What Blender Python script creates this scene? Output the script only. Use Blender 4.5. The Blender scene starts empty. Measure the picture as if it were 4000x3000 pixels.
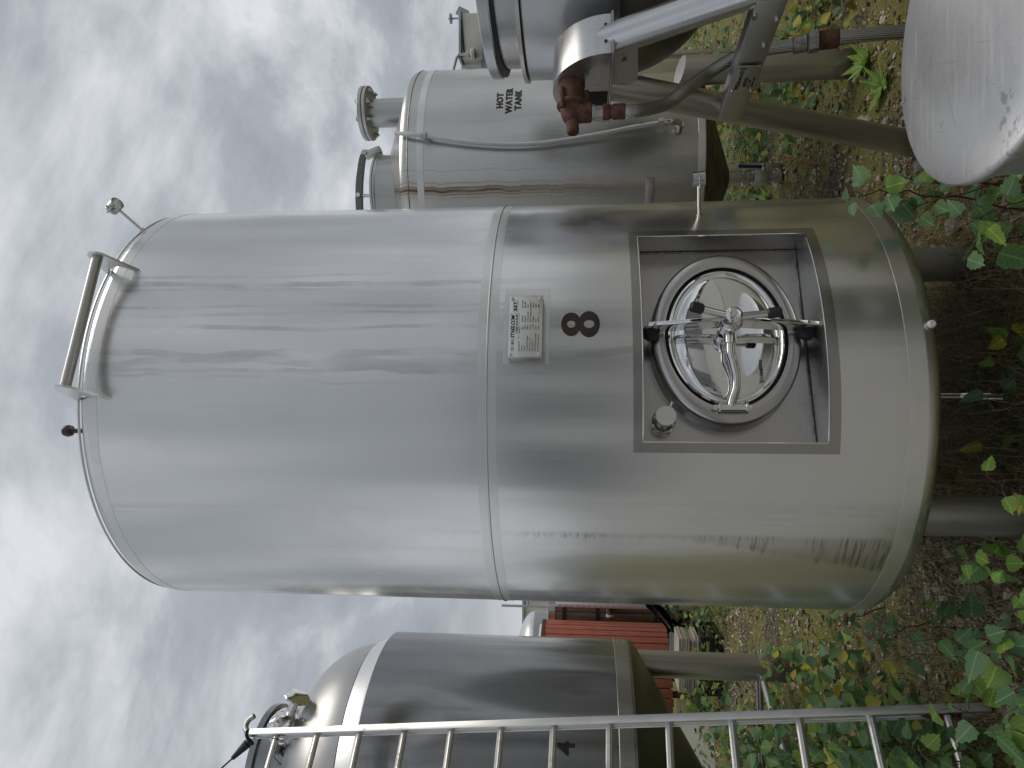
import bpy, bmesh, math, random
import numpy as np
from math import sin, cos, pi, radians, sqrt, atan2, asin, hypot
from mathutils import Vector, Matrix

S = bpy.context.scene
COL = S.collection

# ------------------------------------------------------------------ camera
FPX = 2775.0                      # focal length in pixels of the 4000 px wide photograph
PITCH = radians(5.6)
EYE = Vector((0, 0, 1.6))
FW = Vector((0, cos(PITCH), sin(PITCH)))
RT = Vector((1, 0, 0))
UP = Vector((0, -sin(PITCH), cos(PITCH)))
cam = bpy.data.cameras.new('camera')
cam.sensor_width = 36.0
cam.lens = FPX / 4000 * 36
cam.clip_start = 0.05
cam.clip_end = 2000
camo = bpy.data.objects.new('camera', cam)
COL.objects.link(camo)
# the phone was held upright but the picture is stored on its side: image up = world right
m = Matrix((-UP, RT, -FW)).transposed().to_4x4()
m.translation = EYE
camo.matrix_world = m
S.camera = camo

# ------------------------------------------------------------------ light
SUN_AZ = radians(84)     # compass from +Y towards +X (behind the camera, on the right)
SUN_EL = radians(62)
W = bpy.data.worlds.new('World')
S.world = W
W.use_nodes = True
nt = W.node_tree
nt.nodes.clear()


class NB:
    """small node-building helper"""
    def __init__(s, nt): s.nt = nt
    def n(s, typ, **kw):
        x = s.nt.nodes.new(typ)
        for k, v in kw.items():
            if k.startswith('_'): setattr(x, k[1:], v)
        return x
    def set(s, sock, v):
        if hasattr(v, 'is_linked'): s.nt.links.new(v, sock)
        elif v is not None: sock.default_value = v
    def math(s, op, a, b=None, c=None, clamp=False):
        x = s.n('ShaderNodeMath', _operation=op); x.use_clamp = clamp
        s.set(x.inputs[0], a)
        if b is not None: s.set(x.inputs[1], b)
        if c is not None: s.set(x.inputs[2], c)
        return x.outputs[0]
    def vmath(s, op, a, b):
        x = s.n('ShaderNodeVectorMath', _operation=op)
        s.set(x.inputs[0], a); s.set(x.inputs[1], b)
        return x.outputs[0]
    def sep(s, v):
        x = s.n('ShaderNodeSeparateXYZ'); s.set(x.inputs[0], v); return x.outputs
    def comb(s, a, b, c):
        x = s.n('ShaderNodeCombineXYZ')
        s.set(x.inputs[0], a); s.set(x.inputs[1], b); s.set(x.inputs[2], c); return x.outputs[0]
    def noise(s, vec, scale=1, detail=4, rough=.5, dist=0):
        x = s.n('ShaderNodeTexNoise')
        s.set(x.inputs['Vector'], vec); s.set(x.inputs['Scale'], scale); s.set(x.inputs['Detail'], detail)
        s.set(x.inputs['Roughness'], rough); s.set(x.inputs['Distortion'], dist)
        return x.outputs['Fac']
    def voro(s, vec, scale=1, out='Distance', feature='F1'):
        x = s.n('ShaderNodeTexVoronoi', _feature=feature)
        s.set(x.inputs['Vector'], vec); s.set(x.inputs['Scale'], scale); return x.outputs[out]
    def ramp(s, f, stops, interp='LINEAR'):
        x = s.n('ShaderNodeValToRGB'); r = x.color_ramp; r.interpolation = interp
        while len(r.elements) < len(stops): r.elements.new(0.5)
        for e, (p, c) in zip(r.elements, stops):
            e.position = p; e.color = (c, c, c, 1) if isinstance(c, (int, float)) else (*c, 1)
        s.set(x.inputs[0], f); return x.outputs[0]
    def smooth(s, v, a, b):
        x = s.n('ShaderNodeMapRange', _interpolation_type='SMOOTHSTEP')
        s.set(x.inputs[0], v); x.inputs[1].default_value = a; x.inputs[2].default_value = b
        return x.outputs[0]
    def mix(s, f, a, b, mode='MIX'):
        x = s.n('ShaderNodeMix', _data_type='RGBA', _blend_type=mode)
        def c4(v): return (*v, 1) if isinstance(v, tuple) and len(v) == 3 else v
        s.set(x.inputs[0], f); s.set(x.inputs[6], c4(a)); s.set(x.inputs[7], c4(b)); return x.outputs[2]
    def scale(s, vec, v3): return s.vmath('MULTIPLY', vec, v3)
    def bump(s, h, strength=.2, dist=.01, normal=None):
        x = s.n('ShaderNodeBump'); s.set(x.inputs['Height'], h)
        s.set(x.inputs['Strength'], strength); s.set(x.inputs['Distance'], dist)
        if normal is not None: s.set(x.inputs['Normal'], normal)
        return x.outputs[0]


b = NB(nt)
sky = b.n('ShaderNodeTexSky', _sky_type='NISHITA')
sky.sun_disc = False
sky.sun_elevation = SUN_EL
sky.sun_rotation = SUN_AZ
sky.air_density = 1.0
sky.dust_density = 1.2
tc = b.n('ShaderNodeTexCoord').outputs['Generated']
sx, sy, sz = b.sep(tc)
SEED = (11.2, 2.4, 5.1)
zz = b.math('ADD', b.math('MAXIMUM', sz, 0.0), 0.45)
pv = b.comb(b.math('DIVIDE', sx, zz), b.math('DIVIDE', sy, zz), b.math('MULTIPLY', sz, .6))
pv = b.vmath('ADD', pv, SEED)
c1 = b.noise(pv, 1.5, 9, .60, .55)
c2 = b.noise(b.scale(pv, (1.0, 1.2, 1.0)), 4.2, 8, .60, .4)
c3 = b.noise(pv, 0.6, 3, .5, .2)
den = b.math('ADD', b.math('MULTIPLY', c1, .55), b.math('ADD', b.math('MULTIPLY', c2, .22), b.math('MULTIPLY', c3, .36)))
cl = b.ramp(den, [(.415, (.95, .96, .975)), (.46, (.80, .825, .86)), (.505, (.62, .655, .70)), (.55, (.45, .485, .53)), (.63, (.345, .375, .42))])
cl = b.scale(cl, (10.0, 10.0, 10.0))
# the lowest band of cloud is thin and bright
cl = b.mix(b.smooth(sz, .02, .22), b.mix(.55, cl, (9.6, 9.8, 9.9)), cl)
gap = b.math('MULTIPLY', b.smooth(den, .455, .405), .55)
skyc = b.mix(gap, cl, sky.outputs[0])
bg = b.n('ShaderNodeBackground')
nt.links.new(skyc, bg.inputs[0])
bg.inputs[1].default_value = 0.080
ow = b.n('ShaderNodeOutputWorld')
nt.links.new(bg.outputs[0], ow.inputs[0])

sun = bpy.data.lights.new('sun', 'SUN')
sun.energy = 1.15
sun.angle = radians(40)
sun.color = (1.0, .94, .84)
suno = bpy.data.objects.new('sun', sun)
COL.objects.link(suno)
sd = Vector((sin(SUN_AZ) * cos(SUN_EL), cos(SUN_AZ) * cos(SUN_EL), sin(SUN_EL)))
suno.rotation_euler = sd.to_track_quat('Z', 'Y').to_euler()
suno.location = sd * 30

S.view_settings.view_transform = 'Standard'
S.view_settings.look = 'None'
S.view_settings.exposure = 0.16
S.view_settings.gamma = 1.0
S.render.engine = 'CYCLES'
S.cycles.use_denoising = True
S.cycles.max_bounces = 8
S.cycles.glossy_bounces = 5
S.cycles.diffuse_bounces = 3
S.cycles.caustics_reflective = False
S.cycles.caustics_refractive = False

# ------------------------------------------------------------------ pixel helpers
def ray(px, py):
    return (FW * FPX + RT * (1500 - py) + UP * (2000 - px)).normalized()
def onz(px, py, z):
    d = ray(px, py); return EYE + d * ((z - EYE.z) / d.z)
def ony(px, py, y):
    d = ray(px, py); return EYE + d * (y / d.y)
def onplane(px, py, p0, n):
    d = ray(px, py); return EYE + d * ((Vector(p0) - EYE).dot(n) / d.dot(n))

# ------------------------------------------------------------------ mesh helpers
def frame(d):
    d = Vector(d).normalized()
    a = Vector((0, 0, 1)) if abs(d.z) < .95 else Vector((1, 0, 0))
    x = a.cross(d).normalized(); y = d.cross(x)
    return x, y, d


class MB:
    def __init__(s): s.v = []; s.f = []
    def add(s, vs, fs):
        o = len(s.v); s.v += [Vector(p) for p in vs]; s.f += [tuple(i + o for i in f) for f in fs]; return s
    def box(s, c, size, R=None, bev=0.0):
        bm = bmesh.new(); bmesh.ops.create_cube(bm, size=1)
        for v in bm.verts: v.co = Vector((v.co.x * size[0], v.co.y * size[1], v.co.z * size[2]))
        if bev: bmesh.ops.bevel(bm, geom=list(bm.edges), offset=bev, segments=2, affect='EDGES', profile=.5)
        bm.verts.index_update()
        R = R or Matrix.Identity(3)
        s.add([R @ v.co + Vector(c) for v in bm.verts], [[v.index for v in f.verts] for f in bm.faces]); bm.free(); return s
    def cyl(s, p0, p1, r0, r1=None, n=24, caps=True, bev=0.0):
        r1 = r0 if r1 is None else r1
        p0 = Vector(p0); p1 = Vector(p1); L = (p1 - p0).length
        pr = [(r0, 0), (r1, L)]
        if bev: pr = [(r0 - bev, 0), (r0, bev), (r1, L - bev), (r1 - bev, L)]
        if caps: pr = [(0, 0)] + pr + [(0, L)]
        x, y, z = frame(p1 - p0)
        M = Matrix((x, y, z)).transposed().to_4x4(); M.translation = p0
        return s.lathe(pr, n, M)
    def lathe(s, prof, n=32, M=None, sx=1, sy=1):
        M = M or Matrix.Identity(4); vs = []; idx = []
        for r, z in prof:
            if r < 1e-6: idx.append([len(vs)] * n); vs.append(M @ Vector((0, 0, z)))
            else:
                idx.append(list(range(len(vs), len(vs) + n)))
                vs += [M @ Vector((r * sx * cos(2 * pi * k / n), r * sy * sin(2 * pi * k / n), z)) for k in range(n)]
        fs = []
        for a, c in zip(idx[:-1], idx[1:]):
            for k in range(n):
                q = [a[k], a[(k + 1) % n], c[(k + 1) % n], c[k]]
                q = [q[i] for i in range(4) if q[i] != q[i - 1]]
                if len(q) > 2: fs.append(q)
        return s.add(vs, fs)
    def tube(s, path, r, n=12, caps=True, closed=False):
        P = [Vector(p) for p in path]; m_ = len(P); vs = []; fs = []
        rr = r if isinstance(r, (list, tuple)) else [r] * m_
        prev = None
        for i, p in enumerate(P):
            a = P[i - 1] if (i or closed) else P[i]; c = P[(i + 1) % m_] if (i < m_ - 1 or closed) else P[i]
            d = (c - a).normalized()
            if prev is None: x, y, _ = frame(d)
            else:
                x = prev - d * prev.dot(d); x.normalize(); y = d.cross(x)
            prev = x
            vs += [p + (x * cos(2 * pi * k / n) + y * sin(2 * pi * k / n)) * rr[i] for k in range(n)]
        rng = range(m_ if closed else m_ - 1)
        for i in rng:
            j = (i + 1) % m_
            for k in range(n): fs.append([i * n + k, i * n + (k + 1) % n, j * n + (k + 1) % n, j * n + k])
        if caps and not closed:
            fs.append(list(range(n))[::-1]); fs.append([(m_ - 1) * n + k for k in range(n)])
        return s.add(vs, fs)
    def prism(s, poly, vec):
        """extrude a planar polygon (list of points) by vec"""
        P = [Vector(p) for p in poly]; n = len(P); vec = Vector(vec)
        return s.add(P + [p + vec for p in P], [list(range(n))[::-1], [n + i for i in range(n)]] + [[i, (i + 1) % n, n + (i + 1) % n, n + i] for i in range(n)])
    def grid(s, fn, us, vs_, skip=None, closed_u=False):
        nu, nv = len(us), len(vs_)
        pts = [fn(u, v) for v in vs_ for u in us]; fs = []
        for j in range(nv - 1):
            for i in range(nu if closed_u else nu - 1):
                if skip and skip(i, j): continue
                i2 = (i + 1) % nu
                fs.append([j * nu + i, j * nu + i2, (j + 1) * nu + i2, (j + 1) * nu + i])
        return s.add(pts, fs)
    def xf(s, fn): s.v = [fn(p) for p in s.v]; return s


def mesh_of(mb, name, base=(0, 0, 0), sharp=35, smooth=True):
    me = bpy.data.meshes.new(name)
    base = Vector(base)
    me.from_pydata([tuple(p - base) for p in mb.v], [], mb.f)
    bm = bmesh.new(); bm.from_mesh(me)
    bmesh.ops.recalc_face_normals(bm, faces=bm.faces)
    bm.to_mesh(me); bm.free()
    if smooth:
        me.polygons.foreach_set('use_smooth', [True] * len(me.polygons))
        me.set_sharp_from_angle(angle=radians(sharp))
    me.update()
    return me


class Thing:
    def __init__(s, name, label, cat, base, group=None):
        s.base = Vector(base)
        o = bpy.data.objects.new(name, None); COL.objects.link(o)
        o.location = s.base; o['label'] = label; o['category'] = cat
        o.empty_display_size = .1
        if group: o['group'] = group
        s.o = o
    def part(s, name, mb, mat, parent=None, sharp=35, smooth=True, label=None, kind=None):
        me = mesh_of(mb, name, s.base, sharp, smooth)
        me.materials.append(mat)
        o = bpy.data.objects.new(name, me); COL.objects.link(o)
        o.parent = parent or s.o
        if label: o['label'] = label
        if kind: o['kind'] = kind
        return o


def single(name, mb, mat, label=None, cat=None, group=None, kind=None, base=None, sharp=35, smooth=True):
    if base is None:
        xs = [p.x for p in mb.v]; ys = [p.y for p in mb.v]
        base = Vector(((min(xs) + max(xs)) / 2, (min(ys) + max(ys)) / 2, min(p.z for p in mb.v)))
        if kind: base = Vector((0, 0, 0))
    me = mesh_of(mb, name, base, sharp, smooth); me.materials.append(mat)
    o = bpy.data.objects.new(name, me); COL.objects.link(o); o.location = base
    if label: o['label'] = label
    if cat: o['category'] = cat
    if group: o['group'] = group
    if kind: o['kind'] = kind
    return o


def text_geo(txt, size, bold=0.0, align='CENTER', shear=0.0, spacing=1.0, extr=0.0004):
    cu = bpy.data.curves.new('t', 'FONT'); cu.body = txt; cu.size = size; cu.align_x = align; cu.align_y = 'CENTER'
    cu.offset = bold; cu.shear = shear; cu.space_character = spacing; cu.extrude = extr; cu.resolution_u = 3
    ob = bpy.data.objects.new('t', cu); COL.objects.link(ob)
    dg = bpy.context.evaluated_depsgraph_get()
    me = bpy.data.meshes.new_from_object(ob.evaluated_get(dg))
    vs = [v.co.copy() for v in me.vertices]; fs = [list(p.vertices) for p in me.polygons]
    bpy.data.objects.remove(ob); bpy.data.curves.remove(cu); bpy.data.meshes.remove(me)
    return vs, fs

# ------------------------------------------------------------------ materials
def newmat(name):
    m_ = bpy.data.materials.new(name); m_.use_nodes = True
    nt_ = m_.node_tree; nt_.nodes.clear(); b_ = NB(nt_)
    p = b_.n('ShaderNodeBsdfPrincipled'); o = b_.n('ShaderNodeOutputMaterial')
    nt_.links.new(p.outputs[0], o.inputs[0])
    co = b_.n('ShaderNodeTexCoord').outputs['Object']
    return m_, b_, p, co


def steel(name, col=(.60, .60, .595), rough=.32, metal=.92, grain=(70, 70, 1.5), dirt=.25, streak=(9, 9, .5), bumpy=.03, lo=.75, stain=None, wav=(2.2, 2.2, 1.1), wamp=None):
    m_, b, p, co = newmat(name)
    g = b.noise(b.scale(co, grain), 1.0, 5, .6)
    blot = b.noise(co, 3.0, 5, .6)
    st = b.noise(b.scale(co, streak), 1.0, 5, .6, .3)
    dk = b.math('MULTIPLY', b.smooth(st, .52, .72), dirt)
    dk2 = b.math('MULTIPLY', b.smooth(blot, .45, .75), dirt * .7)
    c = b.mix(dk, col, tuple(x * y for x, y in zip(col, (.45, .42, .36))))
    c = b.mix(dk2, c, tuple(x * .62 for x in col))
    c = b.mix(b.math('MULTIPLY', g, .25), c, tuple(x * lo for x in col))
    spk = b.noise(co, 140, 2, .5)
    c = b.mix(b.math('MULTIPLY', b.smooth(spk, .70, .78), .35 * min(1, dirt * 3)), c, (.08, .075, .06))
    if stain:
        x, y, z = b.sep(co)
        c = stain(b, c, x, y, z, co)
    b.set(p.inputs['Base Color'], c)
    b.set(p.inputs['Metallic'], b.math('SUBTRACT', metal, b.math('ADD', b.math('MULTIPLY', dk, .35), b.math('MULTIPLY', dk2, .3))))
    r = b.math('ADD', rough - .06, b.math('ADD', b.math('MULTIPLY', g, .08), b.math('MULTIPLY', blot, .07)))
    b.set(p.inputs['Roughness'], b.math('ADD', r, b.math('MULTIPLY', dk, .4)))
    if bumpy:
        wv_ = b.noise(b.scale(co, wav), 1.0, 3, .5)
        n1 = b.bump(wv_, wamp or bumpy * 2.2, .03)
        n2 = b.bump(g, bumpy, .004, n1)
        b.set(p.inputs['Normal'], n2)
    return m_


def plain(name, col, rough=.5, metal=0, var=.3, scale=20, bump=.1, col2=None, spec=.5):
    m_, b, p, co = newmat(name)
    f = b.noise(co, scale, 6, .62)
    c = b.mix(b.smooth(f, .35, .7), col, col2 or tuple(x * (1 - var) for x in col))
    b.set(p.inputs['Base Color'], c); p.inputs['Metallic'].default_value = metal
    b.set(p.inputs['Roughness'], b.math('ADD', rough - .08, b.math('MULTIPLY', f, .16)))
    p.inputs['Specular IOR Level'].default_value = spec
    if bump: b.set(p.inputs['Normal'], b.bump(f, bump, .006))
    return m_


def main_stain(b, c, x, y, z, co):
    th = b.math('MULTIPLY', b.math('ARCTAN2', x, b.math('MULTIPLY', y, -1.0)), 180 / pi)   # azimuth in degrees
    # wavy drip lines running down below the hand rail
    k = None
    for n, (c0, w, a, zl) in enumerate(((33.5, .35, .5, 2.0), (31.0, .55, .75, 1.75), (29.2, .3, .45, 2.2), (24.5, .35, .55, 1.5), (22.6, .30, .6, 1.35), (18.6, .4, .65, 1.45), (12.5, .55, .7, 1.2), (10.2, 1.0, .55, 1.9), (8.6, .35, .6, 1.6), (6.4, .3, .5, 2.2))):
        wob = b.math('MULTIPLY', b.math('SUBTRACT', b.noise(b.comb(n * 3.7, 0.0, b.math('MULTIPLY', z, 1.3)), 1.0, 4, .55), .5), 10.0 if n > 5 else 4.0)
        wid = b.math('MULTIPLY', b.noise(b.comb(n * 1.9 + 40, 0.0, b.math('MULTIPLY', z, 3.5)), 1.0, 3, .6), w * 2.6)
        dd_ = b.math('ABSOLUTE', b.math('SUBTRACT', b.math('ADD', th, wob), c0))
        g_ = b.math('SUBTRACT', 1.0, b.smooth(b.math('SUBTRACT', dd_, wid), -.12, .12))
        g_ = b.math('MULTIPLY', b.math('MULTIPLY', g_, a), b.smooth(z, zl - .25, zl + .45))
        k = g_ if k is None else b.math('MAXIMUM', k, g_)
    k = b.math('MULTIPLY', k, b.math('ADD', .12, b.smooth(b.noise(b.scale(co, (11, 11, 4)), 1.0, 4, .6), .36, .66)))
    c = b.mix(b.math('MULTIPLY', k, .55), c, (.30, .29, .275))
    # a long black column of sideways scuff marks low on the left
    sc = b.noise(b.comb(b.math('MULTIPLY', th, .10), 0.0, b.math('MULTIPLY', z, 120.0)), 1.0, 3, .6, .1)
    clump = b.noise(b.comb(b.math('MULTIPLY', th, .05), 3.0, b.math('MULTIPLY', z, 5.0)), 1.0, 3, .6)
    wd = b.math('MAXIMUM', b.math('MULTIPLY', b.math('SUBTRACT', 1.42, z), 15.0), 2.2)       # wider lower down
    left = b.math('SUBTRACT', b.math('ADD', -33.0, b.math('MULTIPLY', b.noise(b.comb(7.0, 0.0, b.math('MULTIPLY', z, 45.0)), 1.0, 3, .6), 6.0)), wd)
    e1 = b.math('SUBTRACT', th, left)
    ins = b.math('MULTIPLY', b.smooth(e1, 0.0, 1.6), b.smooth(th, -29.4, -31.0))
    zz_ = b.math('MULTIPLY', b.smooth(z, .60, .66), b.smooth(z, 2.15, 1.5))
    m1 = b.math('MULTIPLY', b.math('MULTIPLY', ins, zz_), b.math('MULTIPLY', b.smooth(sc, .44, .56), b.smooth(clump, .36, .58)))
    haze_ = b.math('MULTIPLY', b.math('MULTIPLY', ins, zz_), .16)
    c = b.mix(b.math('MAXIMUM', b.math('MULTIPLY', m1, .6), haze_), c, (.09, .087, .08))
    # mottled olive tint, stronger towards the lower edge
    lowm = b.math('MULTIPLY', b.smooth(z, .70, .55), .22)
    c = b.mix(b.math('MULTIPLY', lowm, b.noise(co, 4, 4, .6)), c, (.16, .145, .07))
    return c


def rust_stain(b, c, x, y, z, co):
    th = b.math('MULTIPLY', b.math('ARCTAN2', x, b.math('MULTIPLY', y, -1.0)), 180 / pi)
    wob = b.math('MULTIPLY', b.math('SUBTRACT', b.noise(b.comb(0.0, 0.0, b.math('MULTIPLY', z, 2.4)), 1.0, 4, .6), .5), 9.0)
    t = b.math('ADD', th, wob)
    k = None
    for c0, w, a in ((-18.0, 1.5, 1.0), (-16.6, .75, .85), (-19.6, .5, .7), (-14.5, .35, .5), (-9.0, .3, .35), (-21.2, .35, .45)):
        g = b.math('SUBTRACT', 1.0, b.smooth(b.math('ABSOLUTE', b.math('SUBTRACT', t, c0)), 0.0, w))
        g = b.math('MULTIPLY', g, a); k = g if k is None else b.math('MAXIMUM', k, g)
    k = b.math('MULTIPLY', k, b.smooth(b.noise(b.scale(co, (30, 30, 2)), 1.0, 4, .6), .28, .5))
    k = b.math('MULTIPLY', k, b.smooth(z, .95, 2.4))
    wide = b.math('MULTIPLY', b.math('SUBTRACT', 1.0, b.smooth(b.math('ABSOLUTE', b.math('SUBTRACT', t, -18.0)), 0.0, 9.0)), .3)
    c = b.mix(wide, c, (.30, .20, .10))
    c = b.mix(b.math('MULTIPLY', k, .97), c, (.11, .052, .016))
    gr = b.math('MULTIPLY', b.smooth(z, 1.35, .86), b.noise(co, 6, 4, .6))
    return b.mix(b.math('MULTIPLY', gr, .5), c, (.12, .105, .06))


M = {}
M['tank'] = steel('brushed_tank_steel', (.72, .72, .72), .21, .94, (170, 170, 2.2), .2, (10, 10, .35), .008, .86, main_stain, (5, 5, .7), .10)
M['band'] = steel('sanded_band_steel', (.74, .735, .72), .28, .92, (4, 4, 160), .15, (6, 6, 3), .02)
M['bead'] = plain('weld_bead', (.42, .40, .36), .4, .8, .5, 60, .2)
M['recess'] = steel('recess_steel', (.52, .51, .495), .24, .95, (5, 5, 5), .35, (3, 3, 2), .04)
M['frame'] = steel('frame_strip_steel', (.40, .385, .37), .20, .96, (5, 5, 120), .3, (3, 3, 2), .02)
M['polish'] = steel('polished_steel', (.72, .71, .69), .09, 1.0, (20, 20, 20), .05, (4, 4, 4), .0)
M['mirror'] = steel('mirror_lid_steel', (.78, .78, .775), .035, 1.0, (6, 6, 6), .06, (3, 3, 3), .012)
M['hot'] = steel('hot_tank_steel', (.58, .575, .55), .27, .88, (50, 50, 1.2), .28, (8, 8, .6), .03, .8, rust_stain)
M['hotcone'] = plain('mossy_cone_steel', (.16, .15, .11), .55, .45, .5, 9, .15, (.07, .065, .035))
M['mix'] = steel('mixer_steel', (.62, .62, .63), .24, .95, (3, 3, 90), .15, (3, 3, 3), .03)
M['mixdark'] = steel('dull_steel', (.50, .495, .48), .32, .9, (40, 40, 4), .35, (6, 6, 1), .03)
def mud(b, c, x, y, z, co):
    k = b.math('MULTIPLY', b.smooth(b.math('ADD', z, b.math('MULTIPLY', b.noise(co, 18, 4, .6), .22)), .30, .12), .8)
    return b.mix(k, c, (.10, .08, .055))
M['leg'] = steel('leg_steel', (.55, .535, .50), .32, .88, (60, 60, 2), .4, (14, 14, 1), .03, .75, mud)
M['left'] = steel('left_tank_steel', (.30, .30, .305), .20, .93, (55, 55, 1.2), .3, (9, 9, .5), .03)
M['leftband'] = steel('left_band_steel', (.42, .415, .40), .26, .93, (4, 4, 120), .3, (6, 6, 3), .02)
M['shadecone'] = steel('shade_dark_steel', (.17, .165, .155), .32, .9, (30, 30, 4), .4, (6, 6, 1), .03)  # dark base colour carries the shade under the tank cone
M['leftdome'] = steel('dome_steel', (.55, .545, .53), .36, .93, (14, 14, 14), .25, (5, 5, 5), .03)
M['alu'] = steel('ladder_aluminium', (.76, .75, .72), .36, .88, (60, 60, 3), .5, (20, 20, 3), .02)
def drum_marks(b, c, x, y, z, co):
    top = b.smooth(z, .70, .74)
    for ang, sc_ in ((.35, 1.0), (1.2, 1.3), (2.3, .8), (2.9, 1.1)):
        u = b.math('ADD', b.math('MULTIPLY', x, cos(ang)), b.math('MULTIPLY', y, sin(ang))); v = b.math('SUBTRACT', b.math('MULTIPLY', y, cos(ang)), b.math('MULTIPLY', x, sin(ang)))
        f = b.noise(b.comb(b.math('MULTIPLY', u, 5 * sc_), b.math('MULTIPLY', v, 210 * sc_), ang), 1.0, 3, .5)
        c = b.mix(b.math('MULTIPLY', b.math('MULTIPLY', b.smooth(f, .66, .74), top), .45), c, (.30, .30, .31))
    sp = b.math('MULTIPLY', b.smooth(b.noise(co, 30, 4, .6), .60, .68), b.smooth(b.noise(co, 4.0, 2, .5), .52, .62))
    c = b.mix(b.math('MULTIPLY', sp, .55), c, (.22, .22, .22))
    cl_ = b.smooth(b.noise(co, 7, 5, .65), .45, .7)
    return b.mix(b.math('MULTIPLY', cl_, .25), c, (.45, .45, .46))
M['drum'] = steel('drum_aluminium', (.80, .80, .81), .34, .85, (5, 90, 5), .18, (5, 60, 5), .03)
M['drumlid'] = steel('drum_lid_aluminium', (.80, .80, .815), .33, .85, (9, 120, 9), .2, (5, 60, 5), .03, .8, drum_marks)
M['darksteel'] = steel('dark_arm_steel', (.17, .165, .155), .35, .85, (30, 30, 30), .2, (5, 5, 5), .02)
M['black'] = plain('black_rubber', (.012, .012, .013), .5, 0, .3, 30, .1)
M['print'] = plain('dark_print', (.022, .015, .012), .35, 0, .5, 14, .0, (.05, .03, .018))
M['printblk'] = plain('black_print', (.015, .014, .013), .45, 0, .2, 30, 0)
M['plate'] = steel('nameplate_metal', (.72, .71, .69), .38, .8, (60, 3, 3), .25, (9, 9, 9), .0)
M['rust'] = plain('rusted_iron', (.17, .085, .06), .8, .2, .4, 26, .5, (.075, .035, .026))
M['rust2'] = plain('old_brown_rust', (.17, .075, .04), .75, .2, .4, 22, .4, (.06, .028, .018))
M['hose'] = None
M['pvc'] = plain('white_sight_tube', (.80, .82, .80), .25, 0, .08, 30, .02)
M['white'] = plain('white_paint', (.74, .74, .72), .5, 0, .15, 6, .05)
M['cream'] = plain('cream_cladding', (.72, .70, .62), .6, 0, .12, 3, .03)
M['grey'] = plain('grey_blue_shell', (.42, .46, .50), .45, .15, .15, 5, .03)
M['blue'] = plain('blue_handle', (.02, .035, .16), .45, 0, .3, 20, .05)
M['dark'] = plain('dark_gap', (.02, .02, .02), .8, 0, .3, 20, 0)
M['ball'] = plain('maroon_ball', (.06, .012, .02), .25, 0, .3, 20, .02)
M['blkplastic'] = plain('black_plastic_sheet', (.022, .025, .028), .28, 0, .3, 6, .15)
M['concrete'] = plain('concrete', (.40, .39, .37), .85, 0, .3, 3, .2)
M['glass'] = plain('dark_glass', (.03, .035, .04), .08, 0, .2, 3, 0)


def wood(name, c1, c2, gs=(30, 30, 1.4), rough=.7):
    m_, b, p, co = newmat(name)
    rnd = b.n('ShaderNodeObjectInfo').outputs['Random']
    off = b.comb(b.math('MULTIPLY', rnd, 31.0), b.math('MULTIPLY', rnd, 17.0), b.math('MULTIPLY', rnd, 9.0))
    v = b.vmath('ADD', co, off)
    g = b.noise(b.scale(v, gs), 1.0, 6, .65, .4)
    bl = b.noise(v, 5, 4, .6)
    c = b.mix(b.smooth(g, .35, .68), c1, c2)
    c = b.mix(b.math('MULTIPLY', b.smooth(bl, .5, .75), .5), c, tuple(x * .55 for x in c2))
    c = b.mix(b.math('MULTIPLY', rnd, .3), c, tuple(x * .6 for x in c1))
    b.set(p.inputs['Base Color'], c); p.inputs['Roughness'].default_value = rough
    b.set(p.inputs['Normal'], b.bump(g, .4, .006))
    return m_


M['redwood'] = wood('red_painted_wood', (.42, .125, .08), (.29, .08, .055), rough=.7)
M['brownwood'] = wood('weathered_brown_wood', (.16, .11, .075), (.07, .045, .03))
M['greywood'] = wood('grey_weathered_board', (.50, .45, .37), (.30, .26, .20), (1.4, 30, 30))

m_, b, p, co = newmat('braided_hose')
w1 = b.n('ShaderNodeTexWave'); w1.inputs['Scale'].default_value = 55; w1.inputs['Distortion'].default_value = 1.0
b.set(w1.inputs['Vector'], b.scale(co, (1, 1, 3)))
b.set(p.inputs['Base Color'], b.mix(w1.outputs['Fac'], (.30, .29, .27), (.55, .54, .52)))
p.inputs['Metallic'].default_value = .9; p.inputs['Roughness'].default_value = .38
b.set(p.inputs['Normal'], b.bump(w1.outputs['Fac'], .6, .003))
M['hose'] = m_


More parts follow.
